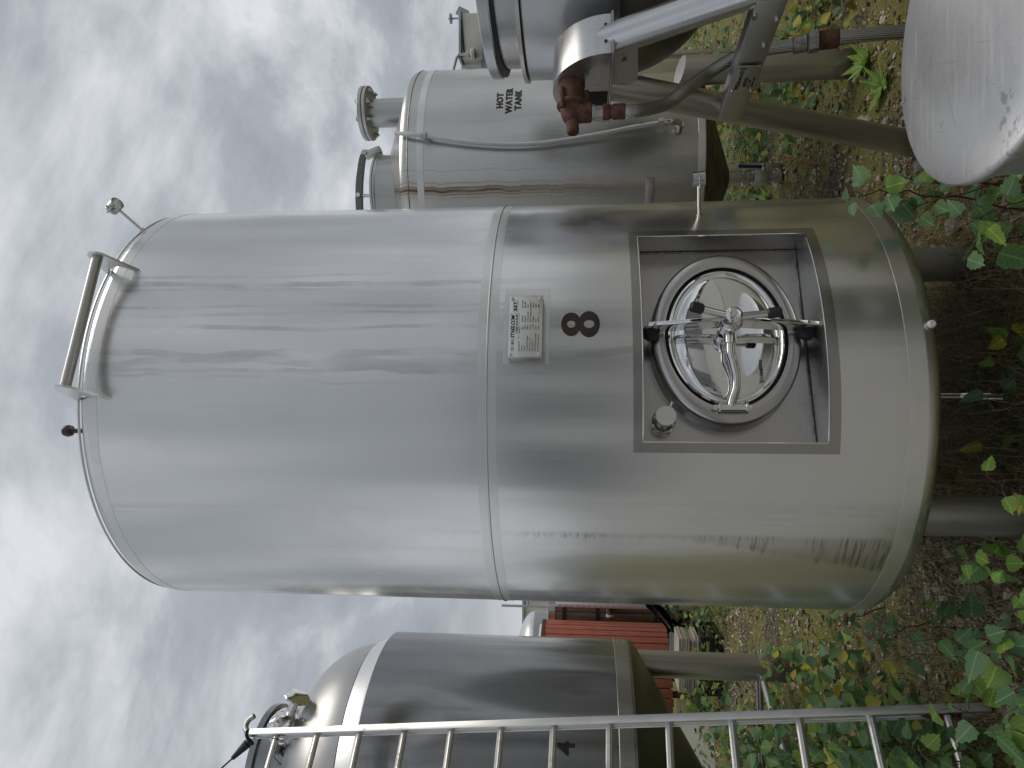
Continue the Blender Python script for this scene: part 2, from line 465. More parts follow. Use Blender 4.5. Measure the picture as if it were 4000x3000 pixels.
def leafmat(name, c1, c2, spot=None):
    m_, b, p, co = newmat(name)
    uv = b.n('ShaderNodeUVMap').outputs[0]
    u, v, _ = b.sep(uv)
    rnd = b.n('ShaderNodeObjectInfo').outputs['Random']
    au = b.math('ABSOLUTE', u)
    mid = b.math('SUBTRACT', 1.0, b.smooth(au, .012, .035))
    lat = b.math('SINE', b.math('MULTIPLY', b.math('SUBTRACT', v, b.math('MULTIPLY', au, .75)), 38.0))
    latm = b.math('MULTIPLY', b.smooth(lat, .86, 1.0), .5)
    n_ = b.noise(co, 22, 4, .6)
    c = b.mix(rnd, c1, c2)
    c = b.mix(b.math('MULTIPLY', n_, .5), c, tuple(x * .62 for x in c2))
    if spot: c = b.mix(b.smooth(b.noise(b.vmath('ADD', co, b.comb(rnd, rnd, rnd)), 16, 3, .5), .55, .66), c, spot)
    c = b.mix(b.math('MULTIPLY', b.math('MAXIMUM', mid, latm), .45), c, tuple(min(1, x * 2.0 + .03) for x in c1))
    b.set(p.inputs['Base Color'], c)
    p.inputs['Roughness'].default_value = .5
    p.inputs['Specular IOR Level'].default_value = .35
    b.set(p.inputs['Normal'], b.bump(b.math('ADD', lat, b.math('MULTIPLY', n_, 2.0)), .18, .002))
    tr = b.n('ShaderNodeBsdfTranslucent'); b.set(tr.inputs[0], b.mix(.0, c, c))
    mx = b.n('ShaderNodeMixShader'); mx.inputs[0].default_value = .28
    o = [x for x in m_.node_tree.nodes if x.type == 'OUTPUT_MATERIAL'][0]
    m_.node_tree.links.new(p.outputs[0], mx.inputs[1]); m_.node_tree.links.new(tr.outputs[0], mx.inputs[2])
    m_.node_tree.links.new(mx.outputs[0], o.inputs[0])
    return m_


M['leaf_g'] = leafmat('green_leaf', (.15, .29, .085), (.10, .20, .065), (.10, .13, .05))
M['leaf_b'] = leafmat('blue_green_leaf', (.17, .29, .14), (.11, .21, .095))
M['leaf_l'] = leafmat('light_green_leaf', (.24, .38, .065), (.17, .30, .06))
M['leaf_y'] = leafmat('yellowing_leaf', (.55, .46, .035), (.30, .32, .04), (.17, .23, .04))
M['stem'] = plain('red_brown_stem', (.10, .04, .025), .6, 0, .4, 30, .1)


def attrmat(name, rough=.75, spec=.3, trans=0.0):
    m_, b, p, co = newmat(name)
    a = b.n('ShaderNodeAttribute'); a.attribute_name = 'tint'
    c = b.mix(b.math('MULTIPLY', b.noise(co, 60, 3, .5), .4), a.outputs['Color'], b.mix(1.0, a.outputs['Color'], (.5, .5, .5), 'MULTIPLY'))
    b.set(p.inputs['Base Color'], c); p.inputs['Roughness'].default_value = rough
    p.inputs['Specular IOR Level'].default_value = spec
    if trans:
        tr = b.n('ShaderNodeBsdfTranslucent'); b.set(tr.inputs[0], c)
        mx = b.n('ShaderNodeMixShader'); mx.inputs[0].default_value = trans
        o = [x for x in m_.node_tree.nodes if x.type == 'OUTPUT_MATERIAL'][0]
        m_.node_tree.links.new(p.outputs[0], mx.inputs[1]); m_.node_tree.links.new(tr.outputs[0], mx.inputs[2])
        m_.node_tree.links.new(mx.outputs[0], o.inputs[0])
    return m_


M['stone'] = attrmat('gravel_stone', .85)
M['blade'] = attrmat('grass_blade', .6, .3, .2)
M['litter'] = attrmat('leaf_cover', .55, .35, .25)

# ground
m_, b, p, co = newmat('gravelly_soil')
n1 = b.noise(co, 1.3, 6, .62); n2 = b.noise(co, 9, 6, .65); n3 = b.noise(co, 60, 4, .6)
v1 = b.voro(b.vmath('ADD', co, b.scale(b.comb(n2, n3, 0.0), (.02, .02, 0))), 62); vc = b.voro(co, 62, 'Color')
soil = b.mix(n2, (.055, .042, .028), (.15, .12, .085))
vr = b.sep(vc)[0]
stone = b.mix(vr, (.17, .15, .11), (.45, .40, .31))
pm = b.math('MULTIPLY', b.smooth(v1, .42, .26), b.smooth(b.math('ADD', vr, b.math('MULTIPLY', n1, .8)), .80, 1.0))
c = b.mix(pm, soil, stone)
moss = b.math('MULTIPLY', b.smooth(b.math('ADD', b.math('MULTIPLY', n1, .7), b.math('MULTIPLY', n2, .4)), .485, .565), b.math('ADD', .4, b.math('MULTIPLY', n3, .8)))
c = b.mix(b.math('MULTIPLY', moss, .8), c, b.mix(n3, (.10, .105, .018), (.33, .31, .055)))
gx_, gy_, gz_ = b.sep(co)
# pale ground strip added out of view to bounce light onto the lower tank
bounce_strip = b.math('MULTIPLY', b.smooth(b.math('ADD', gy_, b.math('MULTIPLY', n2, .6)), 2.35, 1.75), .8)
c = b.mix(bounce_strip, c, b.mix(vr, (.28, .275, .262), (.55, .54, .515)))
b.set(p.inputs['Base Color'], c); p.inputs['Roughness'].default_value = .9
p.inputs['Specular IOR Level'].default_value = .2
hh = b.math('ADD', b.math('MULTIPLY', b.smooth(v1, .5, .1), .6), b.math('ADD', b.math('MULTIPLY', n2, .6), b.math('MULTIPLY', n3, .5)))
b.set(p.inputs['Normal'], b.bump(hh, .8, .012))
M['soil'] = m_

# ================================================================== GROUND
rng = np.random.default_rng(7)
random.seed(11)
_ph = rng.uniform(0, 6.28, (24, 2)); _fr = rng.uniform(1.2, 9.0, 24); _di = rng.uniform(0, 6.28, 24)
def gz(x, y):
    x = np.asarray(x, float); y = np.asarray(y, float); h = np.zeros_like(x)
    for k in range(24):
        h = h + np.sin((x * np.cos(_di[k]) + y * np.sin(_di[k])) * _fr[k] + _ph[k, 0]) / _fr[k]
    fade = np.clip((14 - np.hypot(x, y - 5)) / 5, 0, 1)
    return h * .0065 * fade


def np_mesh(name, v, f, mat, smooth=False, tint=None, uv=None):
    """v (n,3) float, f (m,k) int: fast mesh from numpy"""
    me = bpy.data.meshes.new(name); k = f.shape[1]
    me.vertices.add(len(v)); me.vertices.foreach_set('co', v.astype(np.float32).ravel())
    me.loops.add(f.size); me.loops.foreach_set('vertex_index', f.astype(np.int32).ravel())
    me.polygons.add(len(f)); me.polygons.foreach_set('loop_start', np.arange(0, f.size, k, dtype=np.int32))
    me.polygons.foreach_set('use_smooth', np.full(len(f), smooth))
    if tint is not None:
        a = me.color_attributes.new('tint', 'FLOAT_COLOR', 'POINT')
        a.data.foreach_set('color', np.c_[tint, np.ones(len(tint))].astype(np.float32).ravel())
    me.update(calc_edges=True); me.validate()
    me.materials.append(mat)
    o = bpy.data.objects.new(name, me); COL.objects.link(o)
    return o


cx_ = np.concatenate([-np.geomspace(400, 9.2, 14), np.arange(-9, 9.01, .07), np.geomspace(9.2, 400, 14)])
cy_ = np.concatenate([-np.geomspace(400, 2.2, 16), np.arange(-2, 14.01, .07), np.geomspace(14.3, 500, 14)])
gx, gy = np.meshgrid(cx_, cy_)
gv = np.c_[gx.ravel(), gy.ravel(), gz(gx, gy).ravel()]
nx, ny = len(cx_), len(cy_)
ii = (np.arange(ny - 1)[:, None] * nx + np.arange(nx - 1)[None]).ravel()
gf = np.c_[ii, ii + 1, ii + nx + 1, ii + nx]
o = np_mesh('ground', gv, gf, M['soil'], True); o['kind'] = 'structure'
mb = MB().box((0, -21.4, .022), (60, 40, .016)); o = single('concrete_yard', mb, M['concrete'], kind='structure', base=(0, -21.4, 0))

# ================================================================== MAIN TANK (number 8)
AX, AY, R = -.075, 2.98, .80
ZB, ZT = .54, 3.25
T = Thing('brewery_tank', 'tall brushed steel tank marked 8 with recessed oval manway door', 'tank', (AX, AY, 0))
def cy(th, r, z, c=(AX, AY)):
    t = radians(th); return Vector((c[0] + r * sin(t), c[1] - r * cos(t), z))
TH0 = 19.0
HI, HO = 26.2, 28.6
ZI0, ZI1, ZO0, ZO1 = .872, 1.414, .838, 1.443
nI = 66
ths = sorted(set([TH0 - HI + k * 2 * HI / nI for k in range(nI + 1)] + [TH0 + HI + k * (360 - 2 * HI) / 240 for k in range(1, 240)]))
zs = [ZB + .05, ZB + .12, .80, ZI0, 1.0, 1.14, 1.28, ZI1, 1.6, 1.87, 2.2, 2.6, 3.0, ZT - .035]
def skip(i, j): return i < nI and ZI0 - 1e-6 <= zs[j] and zs[j + 1] <= ZI1 + 1e-6
T.part('shell', MB().grid(lambda t, z: cy(t, R, z), ths, zs, skip, True), M['tank'])
Mx = Matrix.Translation((AX, AY, 0))
# top with small knuckle, shallow cone above
pr = [(R, ZT - .035)] + [(R - .035 + .035 * cos(a), ZT - .035 + .035 * sin(a)) for a in (.3, .6, .9, 1.2, 1.45)] + [(R - .06, ZT + .004), (.3, ZT + .12), (.12, ZT + .14), (0, ZT + .145)]
top = T.part('top_head', MB().lathe(pr, 120, Mx), M['tank'], sharp=60)
pr = [(R, ZB + .05)] + [(R - .05 + .05 * cos(a), ZB + .05 - .05 * sin(a)) for a in (.25, .5, .75, 1.0, 1.25, 1.5)] + [(R - .12, ZB - .004), (.25, ZB - .07), (0, ZB - .08)]
T.part('bottom_head', MB().lathe(pr, 120, Mx), M['tank'], sharp=60)
def ring(z0, z1, r, mat, name='weld_band', n=140):
    return T.part(name, MB().lathe([(r - .003, z0), (r, z0 + .001), (r, z1 - .001), (r - .003, z1)], n, Mx), mat)
sb_ = ring(1.862, 1.925, R + .0009, M['band'])
T.part('weld_bead', MB().lathe([(R + .001, 1.8905), (R + .0045, 1.8925), (R + .0045, 1.8955), (R + .001, 1.8975)], 140, Mx), M['band'], sb_)
lb_ = ring(ZB + .052, ZB + .105, R + .0007, M['band'])
tb_ = ring(ZT - .072, ZT - .036, R + .0007, M['band'])
T.part('weld_bead', MB().lathe([(R - .012, ZT - .003), (R - .006, ZT - .001), (R - .008, ZT + .004)], 140, Mx), M['band'], tb_)

# --- recess box
NA = radians(TH0)
Nn = Vector((sin(NA), -cos(NA), 0)); Tt = Vector((cos(NA), sin(NA), 0)); Zz = Vector((0, 0, 1))
DB = .612                                  # distance of the flat back plate from the axis
AXP = Vector((AX, AY, 0))
def pp(t, z, o=0.0): return AXP + Nn * (DB + o) + Tt * t + Zz * z
def pl(px, py, o=0.0): return onplane(px, py, AXP + Nn * (DB + o), Nn)
SI = R * sin(radians(HI))
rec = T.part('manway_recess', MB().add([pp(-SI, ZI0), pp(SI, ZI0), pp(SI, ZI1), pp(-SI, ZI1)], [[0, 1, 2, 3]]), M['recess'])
arc = [TH0 - HI + k * 2 * HI / nI for k in range(nI + 1)]
wl = MB()
for z_, dz in ((ZI0, 0.0), (ZI1, 0.0)):
    a = [cy(t, R, z_) for t in arc]; c_ = [pp(R * sin(radians(t - TH0)), z_) for t in arc]
    wl.add(a + c_, [[k, k + 1, nI + 2 + k, nI + 1 + k] for k in range(nI)])
for s_ in (-1, 1):
    wl.add([cy(TH0 + s_ * HI, R, ZI0), cy(TH0 + s_ * HI, R, ZI1), pp(s_ * SI, ZI1), pp(s_ * SI, ZI0)], [[0, 1, 2, 3]])
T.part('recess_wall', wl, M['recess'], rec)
# flat frame strips round the opening, mitred
def strip(t0, t1, z0, z1, tm=None):
    return MB().grid(lambda t, z: cy(t, R + .0022, z), [t0 + (t1 - t0) * k / 20 for k in range(21)], [z0, z1])
tl, tr_ = TH0 - HO, TH0 + HO; il, ir = TH0 - HI, TH0 + HI
def quad_strip(f0, f1, n=20):
    g = MB(); vs = []; 
    for k in range(n + 1):
        u = k / n
        vs += [cy(*f0(u)), cy(*f1(u))]
    return g.add(vs, [[2 * k, 2 * k + 2, 2 * k + 3, 2 * k + 1] for k in range(n)])
RR = R + .0022
L_ = lambda a, c, u: a + (c - a) * u
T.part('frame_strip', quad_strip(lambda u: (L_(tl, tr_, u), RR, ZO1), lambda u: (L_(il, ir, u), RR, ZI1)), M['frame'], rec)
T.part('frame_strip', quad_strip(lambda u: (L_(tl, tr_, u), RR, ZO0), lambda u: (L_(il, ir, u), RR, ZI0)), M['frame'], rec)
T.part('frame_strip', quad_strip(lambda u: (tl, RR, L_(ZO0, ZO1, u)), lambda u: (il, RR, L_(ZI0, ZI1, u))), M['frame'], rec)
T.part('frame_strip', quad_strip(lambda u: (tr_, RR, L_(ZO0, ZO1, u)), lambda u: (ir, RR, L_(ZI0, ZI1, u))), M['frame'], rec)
loop = [cy(t, R + .002, ZI0) for t in arc] + [cy(ir, R + .002, L_(ZI0, ZI1, k / 6)) for k in range(1, 6)] + [cy(t, R + .002, ZI1) for t in arc[::-1]] + [cy(il, R + .002, L_(ZI1, ZI0, k / 6)) for k in range(1, 6)]
T.part('edge_bead', MB().tube(loop, .0026, 6, closed=True), M['polish'], rec)
loop = [pp(-SI + .003, ZI0 + .003, .002), pp(SI - .003, ZI0 + .003, .002), pp(SI - .003, ZI1 - .003, .002), pp(-SI + .003, ZI1 - .003, .002)]
T.part('weld_bead', MB().tube(loop, .0032, 6, closed=True), M['bead'], rec)

# --- manway door
ZC, TC = 1.140, .006
def ell(prof, n=96):
    """profile of (scale-x half axis, scale-z half axis, outward)"""
    g = MB(); vs = []; idx = []
    for a, c_, o_ in prof:
        if a < 1e-6: idx.append([len(vs)] * n); vs.append(pp(TC, ZC, o_))
        else:
            idx.append(list(range(len(vs), len(vs) + n)))
            vs += [pp(TC + a * cos(2 * pi * k / n), ZC + c_ * sin(2 * pi * k / n), o_) for k in range(n)]
    fs = []
    for a, c_ in zip(idx[:-1], idx[1:]):
        for k in range(n):
            q = [a[k], a[(k + 1) % n], c_[(k + 1) % n], c_[k]]; q = [q[i] for i in range(4) if q[i] != q[i - 1]]
            if len(q) > 2: fs.append(q)
    return g.add(vs, fs)
T.part('manway_collar', ell([(.300, .239, .0), (.297, .236, .010), (.296, .235, .062), (.292, .231, .072), (.284, .223, .077), (.252, .199, .080), (.244, .193, .078), (.2425, .1915, .05), (.2425, .1915, .0)]), M['recess'], rec, sharp=50)
T.part('gasket', ell([(.2425, .1915, .058), (.240, .189, .066), (.236, .185, .066), (.234, .183, .058)]), M['black'], rec)
lid = T.part('manway_lid', ell([(.2345, .1835, .056), (.2345, .1835, .068), (.232, .181, .073), (.227, .176, .074), (.222, .171, .069), (.217, .167, .068)] + [(.214 * cos(a), .164 * cos(a), .068 + .018 * sin(a)) for a in [0, .1, .2, .35, .5, .65, .8, .95, 1.1, 1.25, 1.4, 1.5]] + [(0, 0, .086)]), M['mirror'], rec, sharp=50)
for txt, px, py, sz in (('439322', 2972, 1425, .012), ("30'/L4301", 2978, 1468, .012)):
    vs, fs = text_geo(txt, sz, .0003); c_ = pl(px, py, .0815)
    T.part('etched_text', MB().add([c_ + Tt * v.x * -1 * -1 + Zz * v.y + Nn * v.z for v in vs], fs), M['printblk'], lid)
for k in range(5):
    ln = random.choice(('PRODUCT 14.25', 'BAR 3.0  1.5', 'MAX TEMP 110', 'VOLUME 30 HL', '1853'))
for k, ln in enumerate(('439322 1853', '1.5 BAR', 'L4301', '30')):
    vs, fs = text_geo(ln, .009, .0002); c_ = pl(2685 + k * 8, 1405, .0795)
    T.part('etched_text', MB().add([c_ + Tt * v.x + Zz * v.y + Nn * v.z for v in vs], fs), M['plate'], lid)
# hub, wing nut, clamp bridge
hub0 = pl(2848, 1288, .10); hub = pl(2852, 1262, .15); hubt = pl(2866, 1222, .20)
hz = hub.z
HC = lambda o_: AXP + Nn * (DB + o_) + Tt * ((hub - AXP).dot(Tt)) + Zz * hz
clampo = T.part('clamp_bridge', MB(), M['polish'], rec) if False else None
br_ = MB()
tH = (hub - AXP).dot(Tt)
for zend, oend in ((hz + .255, .112), (hz - .262, .112)):
    sg = 1 if zend > hz else -1
    P_ = [pp(tH, hz + sg * .018, .158), pp(tH, zend - sg * .035, oend + .012), pp(tH, zend, oend + .004)]
    for (a, c_) in zip(P_[:-1], P_[1:]):
        d = (c_ - a); Lc = d.length; z_ = d.normalized(); x_ = Tt; y_ = z_.cross(x_)
        br_.box((a + c_) / 2, (.014, .058, Lc + .004), Matrix((x_, y_, z_)).transposed(), .002)
br_.cyl(pp(tH, hz, .098), pp(tH, hz, .165), .026, .026, 28, bev=.003)
bridge = T.part('clamp_bridge', br_, M['polish'], rec)
for sg in (1, -1):
    zc_ = hz + sg * .238 if sg > 0 else hz - .246
    T.part('rubber_foot', MB().cyl(pp(tH - .006, zc_, .074), pp(tH - .006, zc_, .108), .027, .027, 20, bev=.008), M['black'], rec)
wn = MB().lathe([(0, 0), (.033, 0), (.035, .004), (.031, .010), (.032, .032), (.026, .042), (.0255, .052), (.018, .056), (0, .056)], 28, Matrix.Translation(pp(tH, hz, .163)) @ Matrix((Tt, Zz.cross(Tt).cross(Tt) * 0 + Zz, Nn)).transposed().to_4x4())
wn.cyl(pp(tH, hz, .2), pp(tH, hz, .226), .0085, n=16)
for dz, dt, L0 in ((.118, .026, 1), (-.128, .006, 1)):
    wn.cyl(pp(tH, hz, .196), pp(tH + dt, hz + dz, .214), .0115, n=16)
nut = T.part('wing_nut', wn, M['polish'], rec)
for dz, dt in ((.118, .026), (-.128, .006)):
    e1 = pp(tH + dt, hz + dz, .214); d = (e1 - pp(tH, hz, .196)).normalized()
    T.part('rubber_cap', MB().cyl(e1 - d * .03, e1 + d * .012, .0165, .0165, 18, bev=.005), M['black'], nut)
# swing arm to the hinge
hin = pl(2832, 1592, .10); th_ = (hin - AXP).dot(Tt)
P_ = [pp(tH, hz, .128), pp(tH - .045, hz, .128), pp(tH - .09, hz + .002, .128), pp(tH - .12, hz - .006, .124), pp(tH - .16, hz - .014, .112), pp(th_ + .06, hz - .012, .106), pp(th_ + .02, hz + .002, .104), pp(th_, hz + .006, .103)]
def smoothpath(P, n=6):
    P = [P[0]] + P + [P[-1]]; out = []
    for i in range(1, len(P) - 2):
        for k in range(n):
            t = k / n; a, b_, c_, d = P[i - 1], P[i], P[i + 1], P[i + 2]
            out.append(.5 * ((2 * b_) + (c_ - a) * t + (2 * a - 5 * b_ + 4 * c_ - d) * t * t + (3 * b_ - a - 3 * c_ + d) * t ** 3))
    out.append(P[-2]); return out
arm = T.part('swing_arm', MB().tube(smoothpath(P_), .0145, 16), M['polish'], rec)
T.part('arm_collar', MB().cyl(pp(tH - .028, hz, .128), pp(tH - .062, hz, .128), .0205, n=20, bev=.002), M['polish'], arm)
hg = MB().cyl(pp(th_, hz - .045, .103), pp(th_, hz + .048, .103), .013, n=20, bev=.002)
for dz in (-.04, .042): hg.cyl(pp(th_, hz + dz - .004, .103), pp(th_, hz + dz + .004, .103), .0205, n=20, bev=.001)
for dz in (-.04, .042): hg.box(pp(th_, hz + dz, .085), (.03, .032, .007), Matrix((Tt, Nn, Zz)).transposed(), .001)
hg.cyl(pp(th_, hz - .056, .103), pp(th_, hz - .045, .103), .009, n=6).cyl(pp(th_, hz + .046, .103), pp(th_, hz + .058, .103), .009, n=6)
T.part('hinge', hg, M['polish'], rec)
# sample valve in the upper left corner of the recess
sv = pl(2590, 1652, .0); sc_ = pl(2602, 1606, .085)
svz = sv.z; svt = (sv - AXP).dot(Tt)
sv1 = MB().cyl(pp(svt, svz, 0), pp(svt, svz, .028), .037, n=32, bev=.004)
for k in range(4):
    a = k * pi / 2 + .5; sv1.box(pp(svt + .036 * cos(a), svz + .036 * sin(a), .016), (.010, .010, .022), Matrix((Tt, Zz, Nn)).transposed(), .001)
sv1.cyl(pp(svt, svz, .028), pp(svt, svz, .072), .021, n=28, bev=.002).cyl(pp(svt, svz, .04), pp(svt, svz, .046), .024, n=28)
val = T.part('sample_valve', sv1, M['polish'], rec)
T.part('valve_cap', MB().cyl(pp(svt, svz, .072), pp(svt, svz, .084), .033, n=36, bev=.0015), M['plate'], val)
T.part('valve_pin', MB().cyl(pp(svt + .02, svz - .012, .072), pp(svt + .048, svz - .022, .072), .005, n=10, bev=.001), M['polish'], val)

# --- nameplate on stand-off bracket
pc = onplane(2053, 1275, AXP + Nn * (R + .036), Nn); pct = (pc - AXP).dot(Tt); pcz = pc.z
def np_(t, z, o_): return AXP + Nn * (R + o_) + Tt * (pct + t) + Zz * (pcz + z)
RN = Matrix((Tt, Nn, Zz)).transposed()
PW, PH = .206, .104
T.part('plate_bracket', MB().box(np_(0, 0, .034), (PW, .003, PH), RN, .0006).box(np_(-PW / 2, 0, .013), (.003, .046, PH), RN, .0006).box(np_(PW / 2, 0, .013), (.003, .046, PH), RN, .0006), M['recess'])
npl = T.part('nameplate', MB().box(np_(0, 0, .0367), (PW - .003, .0016, PH - .002), RN, .0003), M['plate'])
T.part('backing_sheet', MB().grid(lambda t, z: cy(t, R + .0012, z), [TH0 - 9.3 + k * 18.6 / 12 for k in range(13)], [pcz - .072, pcz + .072]), M['band'])
for st in (-1, 1):
    for sz_ in (-1, 1):
        q = np_(st * (PW / 2 - .009), sz_ * (PH / 2 - .008), .0375)
        rv = MB().lathe([(.0062, 0), (.0058, .0022), (.0035, .0034), (.0018, .0034), (.0016, .002), (0, .002)], 16, Matrix.Translation(q) @ Matrix((Tt, Zz, Nn)).transposed().to_4x4())
        T.part('rivet', rv, M['polish'], npl)
def ptext(txt, t, z, size, bold=0.0, align='LEFT', shear=0.0, mat=None):
    vs, fs = text_geo(txt, size, bold, align, shear, 1.0, .0002)
    q = np_(0, 0, .0379)
    T.part('lettering', MB().add([q + Tt * (t + v.x) + Zz * (z + v.y) + Nn * v.z for v in vs], fs), mat or M['printblk'], npl)
ptext('CE 1853', -.083, .0385, .0115, .0002)
ptext('STAES.COM', -.039, .0385, .0145, .0006, shear=.25)
ptext('B.B.T.', .052, .0325, .013, .0006, shear=.25)
ptext('+32(0)14.25.93.00', -.026, .027, .009, .0002)
rows = ['Manufact. Nr', 'Product', 'Volume', 'Commercial volume', 'Max. Pressure PS', 'Test Pressure', 'Work Pressure Jackets', 'Test Pressure Jackets']
vals = ['1853072', 'Beer', '3300 L', '3000 L', '3.0 bar', '4.3 bar', '2 bar', '3 bar']
col2 = ['', 'Standard', 'Material', 'X-ray control', 'Work Temperature TS', 'Weight', 'Year', 'Serial nr']
val2 = ['', 'EN 13445', 'AISI 304', '10 %', '-5/+30 C', '780 kg', '2007', '1853']
for k in range(8):
    z_ = .0185 - k * .0083
    ptext(rows[k], -.083, z_, .0062); ptext(vals[k], -.012 - (.012 if k == 0 else 0), z_, .0062)
    ptext(col2[k] or ' .', .014, z_, .0062); ptext(val2[k] or ' .', .062, z_, .0062)
for t0, t1, z0, z1 in ((-.040, .044, .0205, .0465), (.049, .088, .0255, .0395), (.042, .092, -.047, -.0415)):
    g = MB().tube([np_(t0, z0, .038), np_(t1, z0, .038), np_(t1, z1, .038), np_(t0, z1, .038)], .00035, 4, closed=True)
    T.part('printed_box', g, M['printblk'], npl)

# --- painted figure 8: two rings drawn as one outline
def figure8():
    g = MB(); n = 48; z0, w0, h0 = .030, .0385, .034   # upper bowl
    zu, zl = .0305, -.0270
    def outer(a):
        # union of two ellipses, polar about the waist
        d = Vector((cos(a), sin(a))); best = 0
        for zc, w, h in ((zu, .0375, .0295), (zl, .0415, .0330)):
            A = (d.x / w) ** 2 + (d.y / h) ** 2; B = -2 * d.y * zc / h ** 2; C_ = (zc / h) ** 2 - 1
            D = B * B - 4 * A * C_
            if D >= 0: best = max(best, (-B + sqrt(D)) / (2 * A))
        return d * best
    return None
def ring2(g, zc, w, h, wi, hi, place, n=48):
    vs = []
    for k in range(n):
        a = 2 * pi * k / n
        vs += [place(w * cos(a), zc + h * sin(a), 0), place(wi * cos(a), zc + hi * sin(a), 0), place(w * cos(a), zc + h * sin(a), 1), place(wi * cos(a), zc + hi * sin(a), 1)]
    fs = []
    for k in range(n):
        a = 4 * k; c_ = 4 * ((k + 1) % n)
        fs += [[a + 2, c_ + 2, c_ + 3, a + 3], [a, c_, c_ + 2, a + 2], [a + 1, c_ + 1, c_ + 3, a + 3]]
    g.add(vs, fs)
e8 = onplane(2267, 1266, AXP + Nn * R, Nn); t8 = math.degrees(asin((e8 - AXP).dot(Tt) / R)) + TH0; z8 = e8.z
def p8(dx, dz, up_): return cy(t8 + math.degrees(dx / R), R + .0006 + .0008 * up_, z8 + dz)
g = MB(); ring2(g, .0285, .0400, .0310, .0125, .0130, p8)
T.part('number', g, M['print'], label='dark brown painted figure 8')
def p8b(dx, dz, up_): return cy(t8 + math.degrees(dx / R), R + .0004 + .0013 * up_, z8 + dz)
g = MB(); ring2(g, -.0270, .0440, .0335, .0140, .0165, p8b)
T.part('number', g, M['print'], label='lower bowl of the figure 8')

# --- hand rail at the top edge: two cut-out lugs and a tube
def lug(th, sgn):
    f = cy(th, R, 0) - Vector((0, 0, 0))
    P0 = Vector((f.x, f.y, 0)); t_ = Tt * .004
    out = Nn
    pts = []
    for o_, z_ in ((-.03, 3.262), (.115, 3.245), (.128, 3.232), (.128, 3.205), (.118, 3.19), (.0, 3.13), (-.035, 3.125), (-.035, 3.14)):
        pts.append(P0 + out * o_ + Zz * z_)
    hole = [P0 + out * (.012 + .030 * math.sin(a)) + Zz * (3.198 - .034 * math.cos(a)) for a in [pi * k / 8 for k in range(9)]]
    # outline with a half-round bite taken out of the edge on the shell
    poly = pts[:6] + [P0 + out * .005 + Zz * 3.142] + [P0 + out * (-.02 + .058 * math.sin(a)) + Zz * (3.192 - .045 * math.cos(a)) for a in [pi * k / 10 for k in range(11)]] + [P0 + out * -.03 + Zz * 3.25]
    return MB().prism([q - t_ for q in poly], t_ * 2)
hr = T.part('hand_rail', MB().tube([cy(TH0 - 17, R, 3.218) + Nn * .100, cy(TH0 + 17, R, 3.218) + Nn * .100], .0165, 20), M['mixdark'])
for s_ in (-1, 1): T.part('rail_lug', lug(TH0 + s_ * 17, s_), M['band'], hr)

# --- pipe clips on thin rods
def clip(th, z, up_tilt, rodlen, name='pipe_clip'):
    a = cy(th, R - .002, z); d = (cy(th, 1.0, z) - cy(th, 0, z)).normalized()
    d = (d + Zz * up_tilt).normalized(); e = a + d * rodlen
    rod = T.part('clip_rod', MB().cyl(a, e, .0055, n=12).cyl(a - d * .004, a + d * .004, .011, n=16), M['polish'])
    ax_ = Zz - d * Zz.dot(d); ax_.normalize(); cc = e + d * .024; sd_ = d.cross(ax_)
    g = MB(); n = 22
    for h0 in (0,):
        vs = []
        for k in range(n + 1):
            an = 2 * pi * k / n * .94 + .2
            rr = d * cos(an) + sd_ * sin(an)
            for r_, hh_ in ((.024, -.02), (.024, .02), (.0215, .02), (.0215, -.02)): vs.append(cc + rr * r_ + ax_ * hh_)
        fs = []
        for k in range(n):
            for q in range(4): fs.append([4 * k + q, 4 * k + 4 + q, 4 * k + 4 + (q + 1) % 4, 4 * k + (q + 1) % 4])
        g.add(vs, fs)
    g.box(cc + sd_ * .03, (.014, .005, .036), Matrix((sd_, d, ax_)).transposed(), .001)
    g.cyl(cc + sd_ * .03 - d * .02, cc + sd_ * .03 + d * .018, .004, n=8)
    T.part('clip_ring', g, M['mixdark'], rod)
clip(55.0, 3.245, .75, .095)
clip(56.6, 1.190, .10, .105)
g = MB().cyl(cy(18.3, R - .002, .568), cy(18.3, R + .012, .568), .012, .011, 20, bev=.002)
T.part('white_plug', g, M['white'])
kb = ony(268, 1683, 2.27)
g = MB().lathe([(0, -.06), (.008, -.06), (.008, -.018), (.017, -.012), (.021, .0), (.017, .014), (.008, .020), (0, .021)], 20, Matrix.Translation(kb))
T.part('ball_knob', g, M['ball'])
# --- legs and drain
for th, rr_ in ((95, .56), (-42, .56), (-145, .58)):
    q = cy(th, rr_, 0)
    lg = T.part('leg', MB().cyl((q.x, q.y, .012), (q.x, q.y, ZB + .02), .069, n=36), M['leg'])
T.part('drain_pipe', MB().tube([(AX + .03, AY - .1, ZB - .05), (AX + .03, AY - .1, .16), (AX + .03, AY - .13, .12), (AX + .03, AY - .3, .10)], .014, 14), M['polish'])

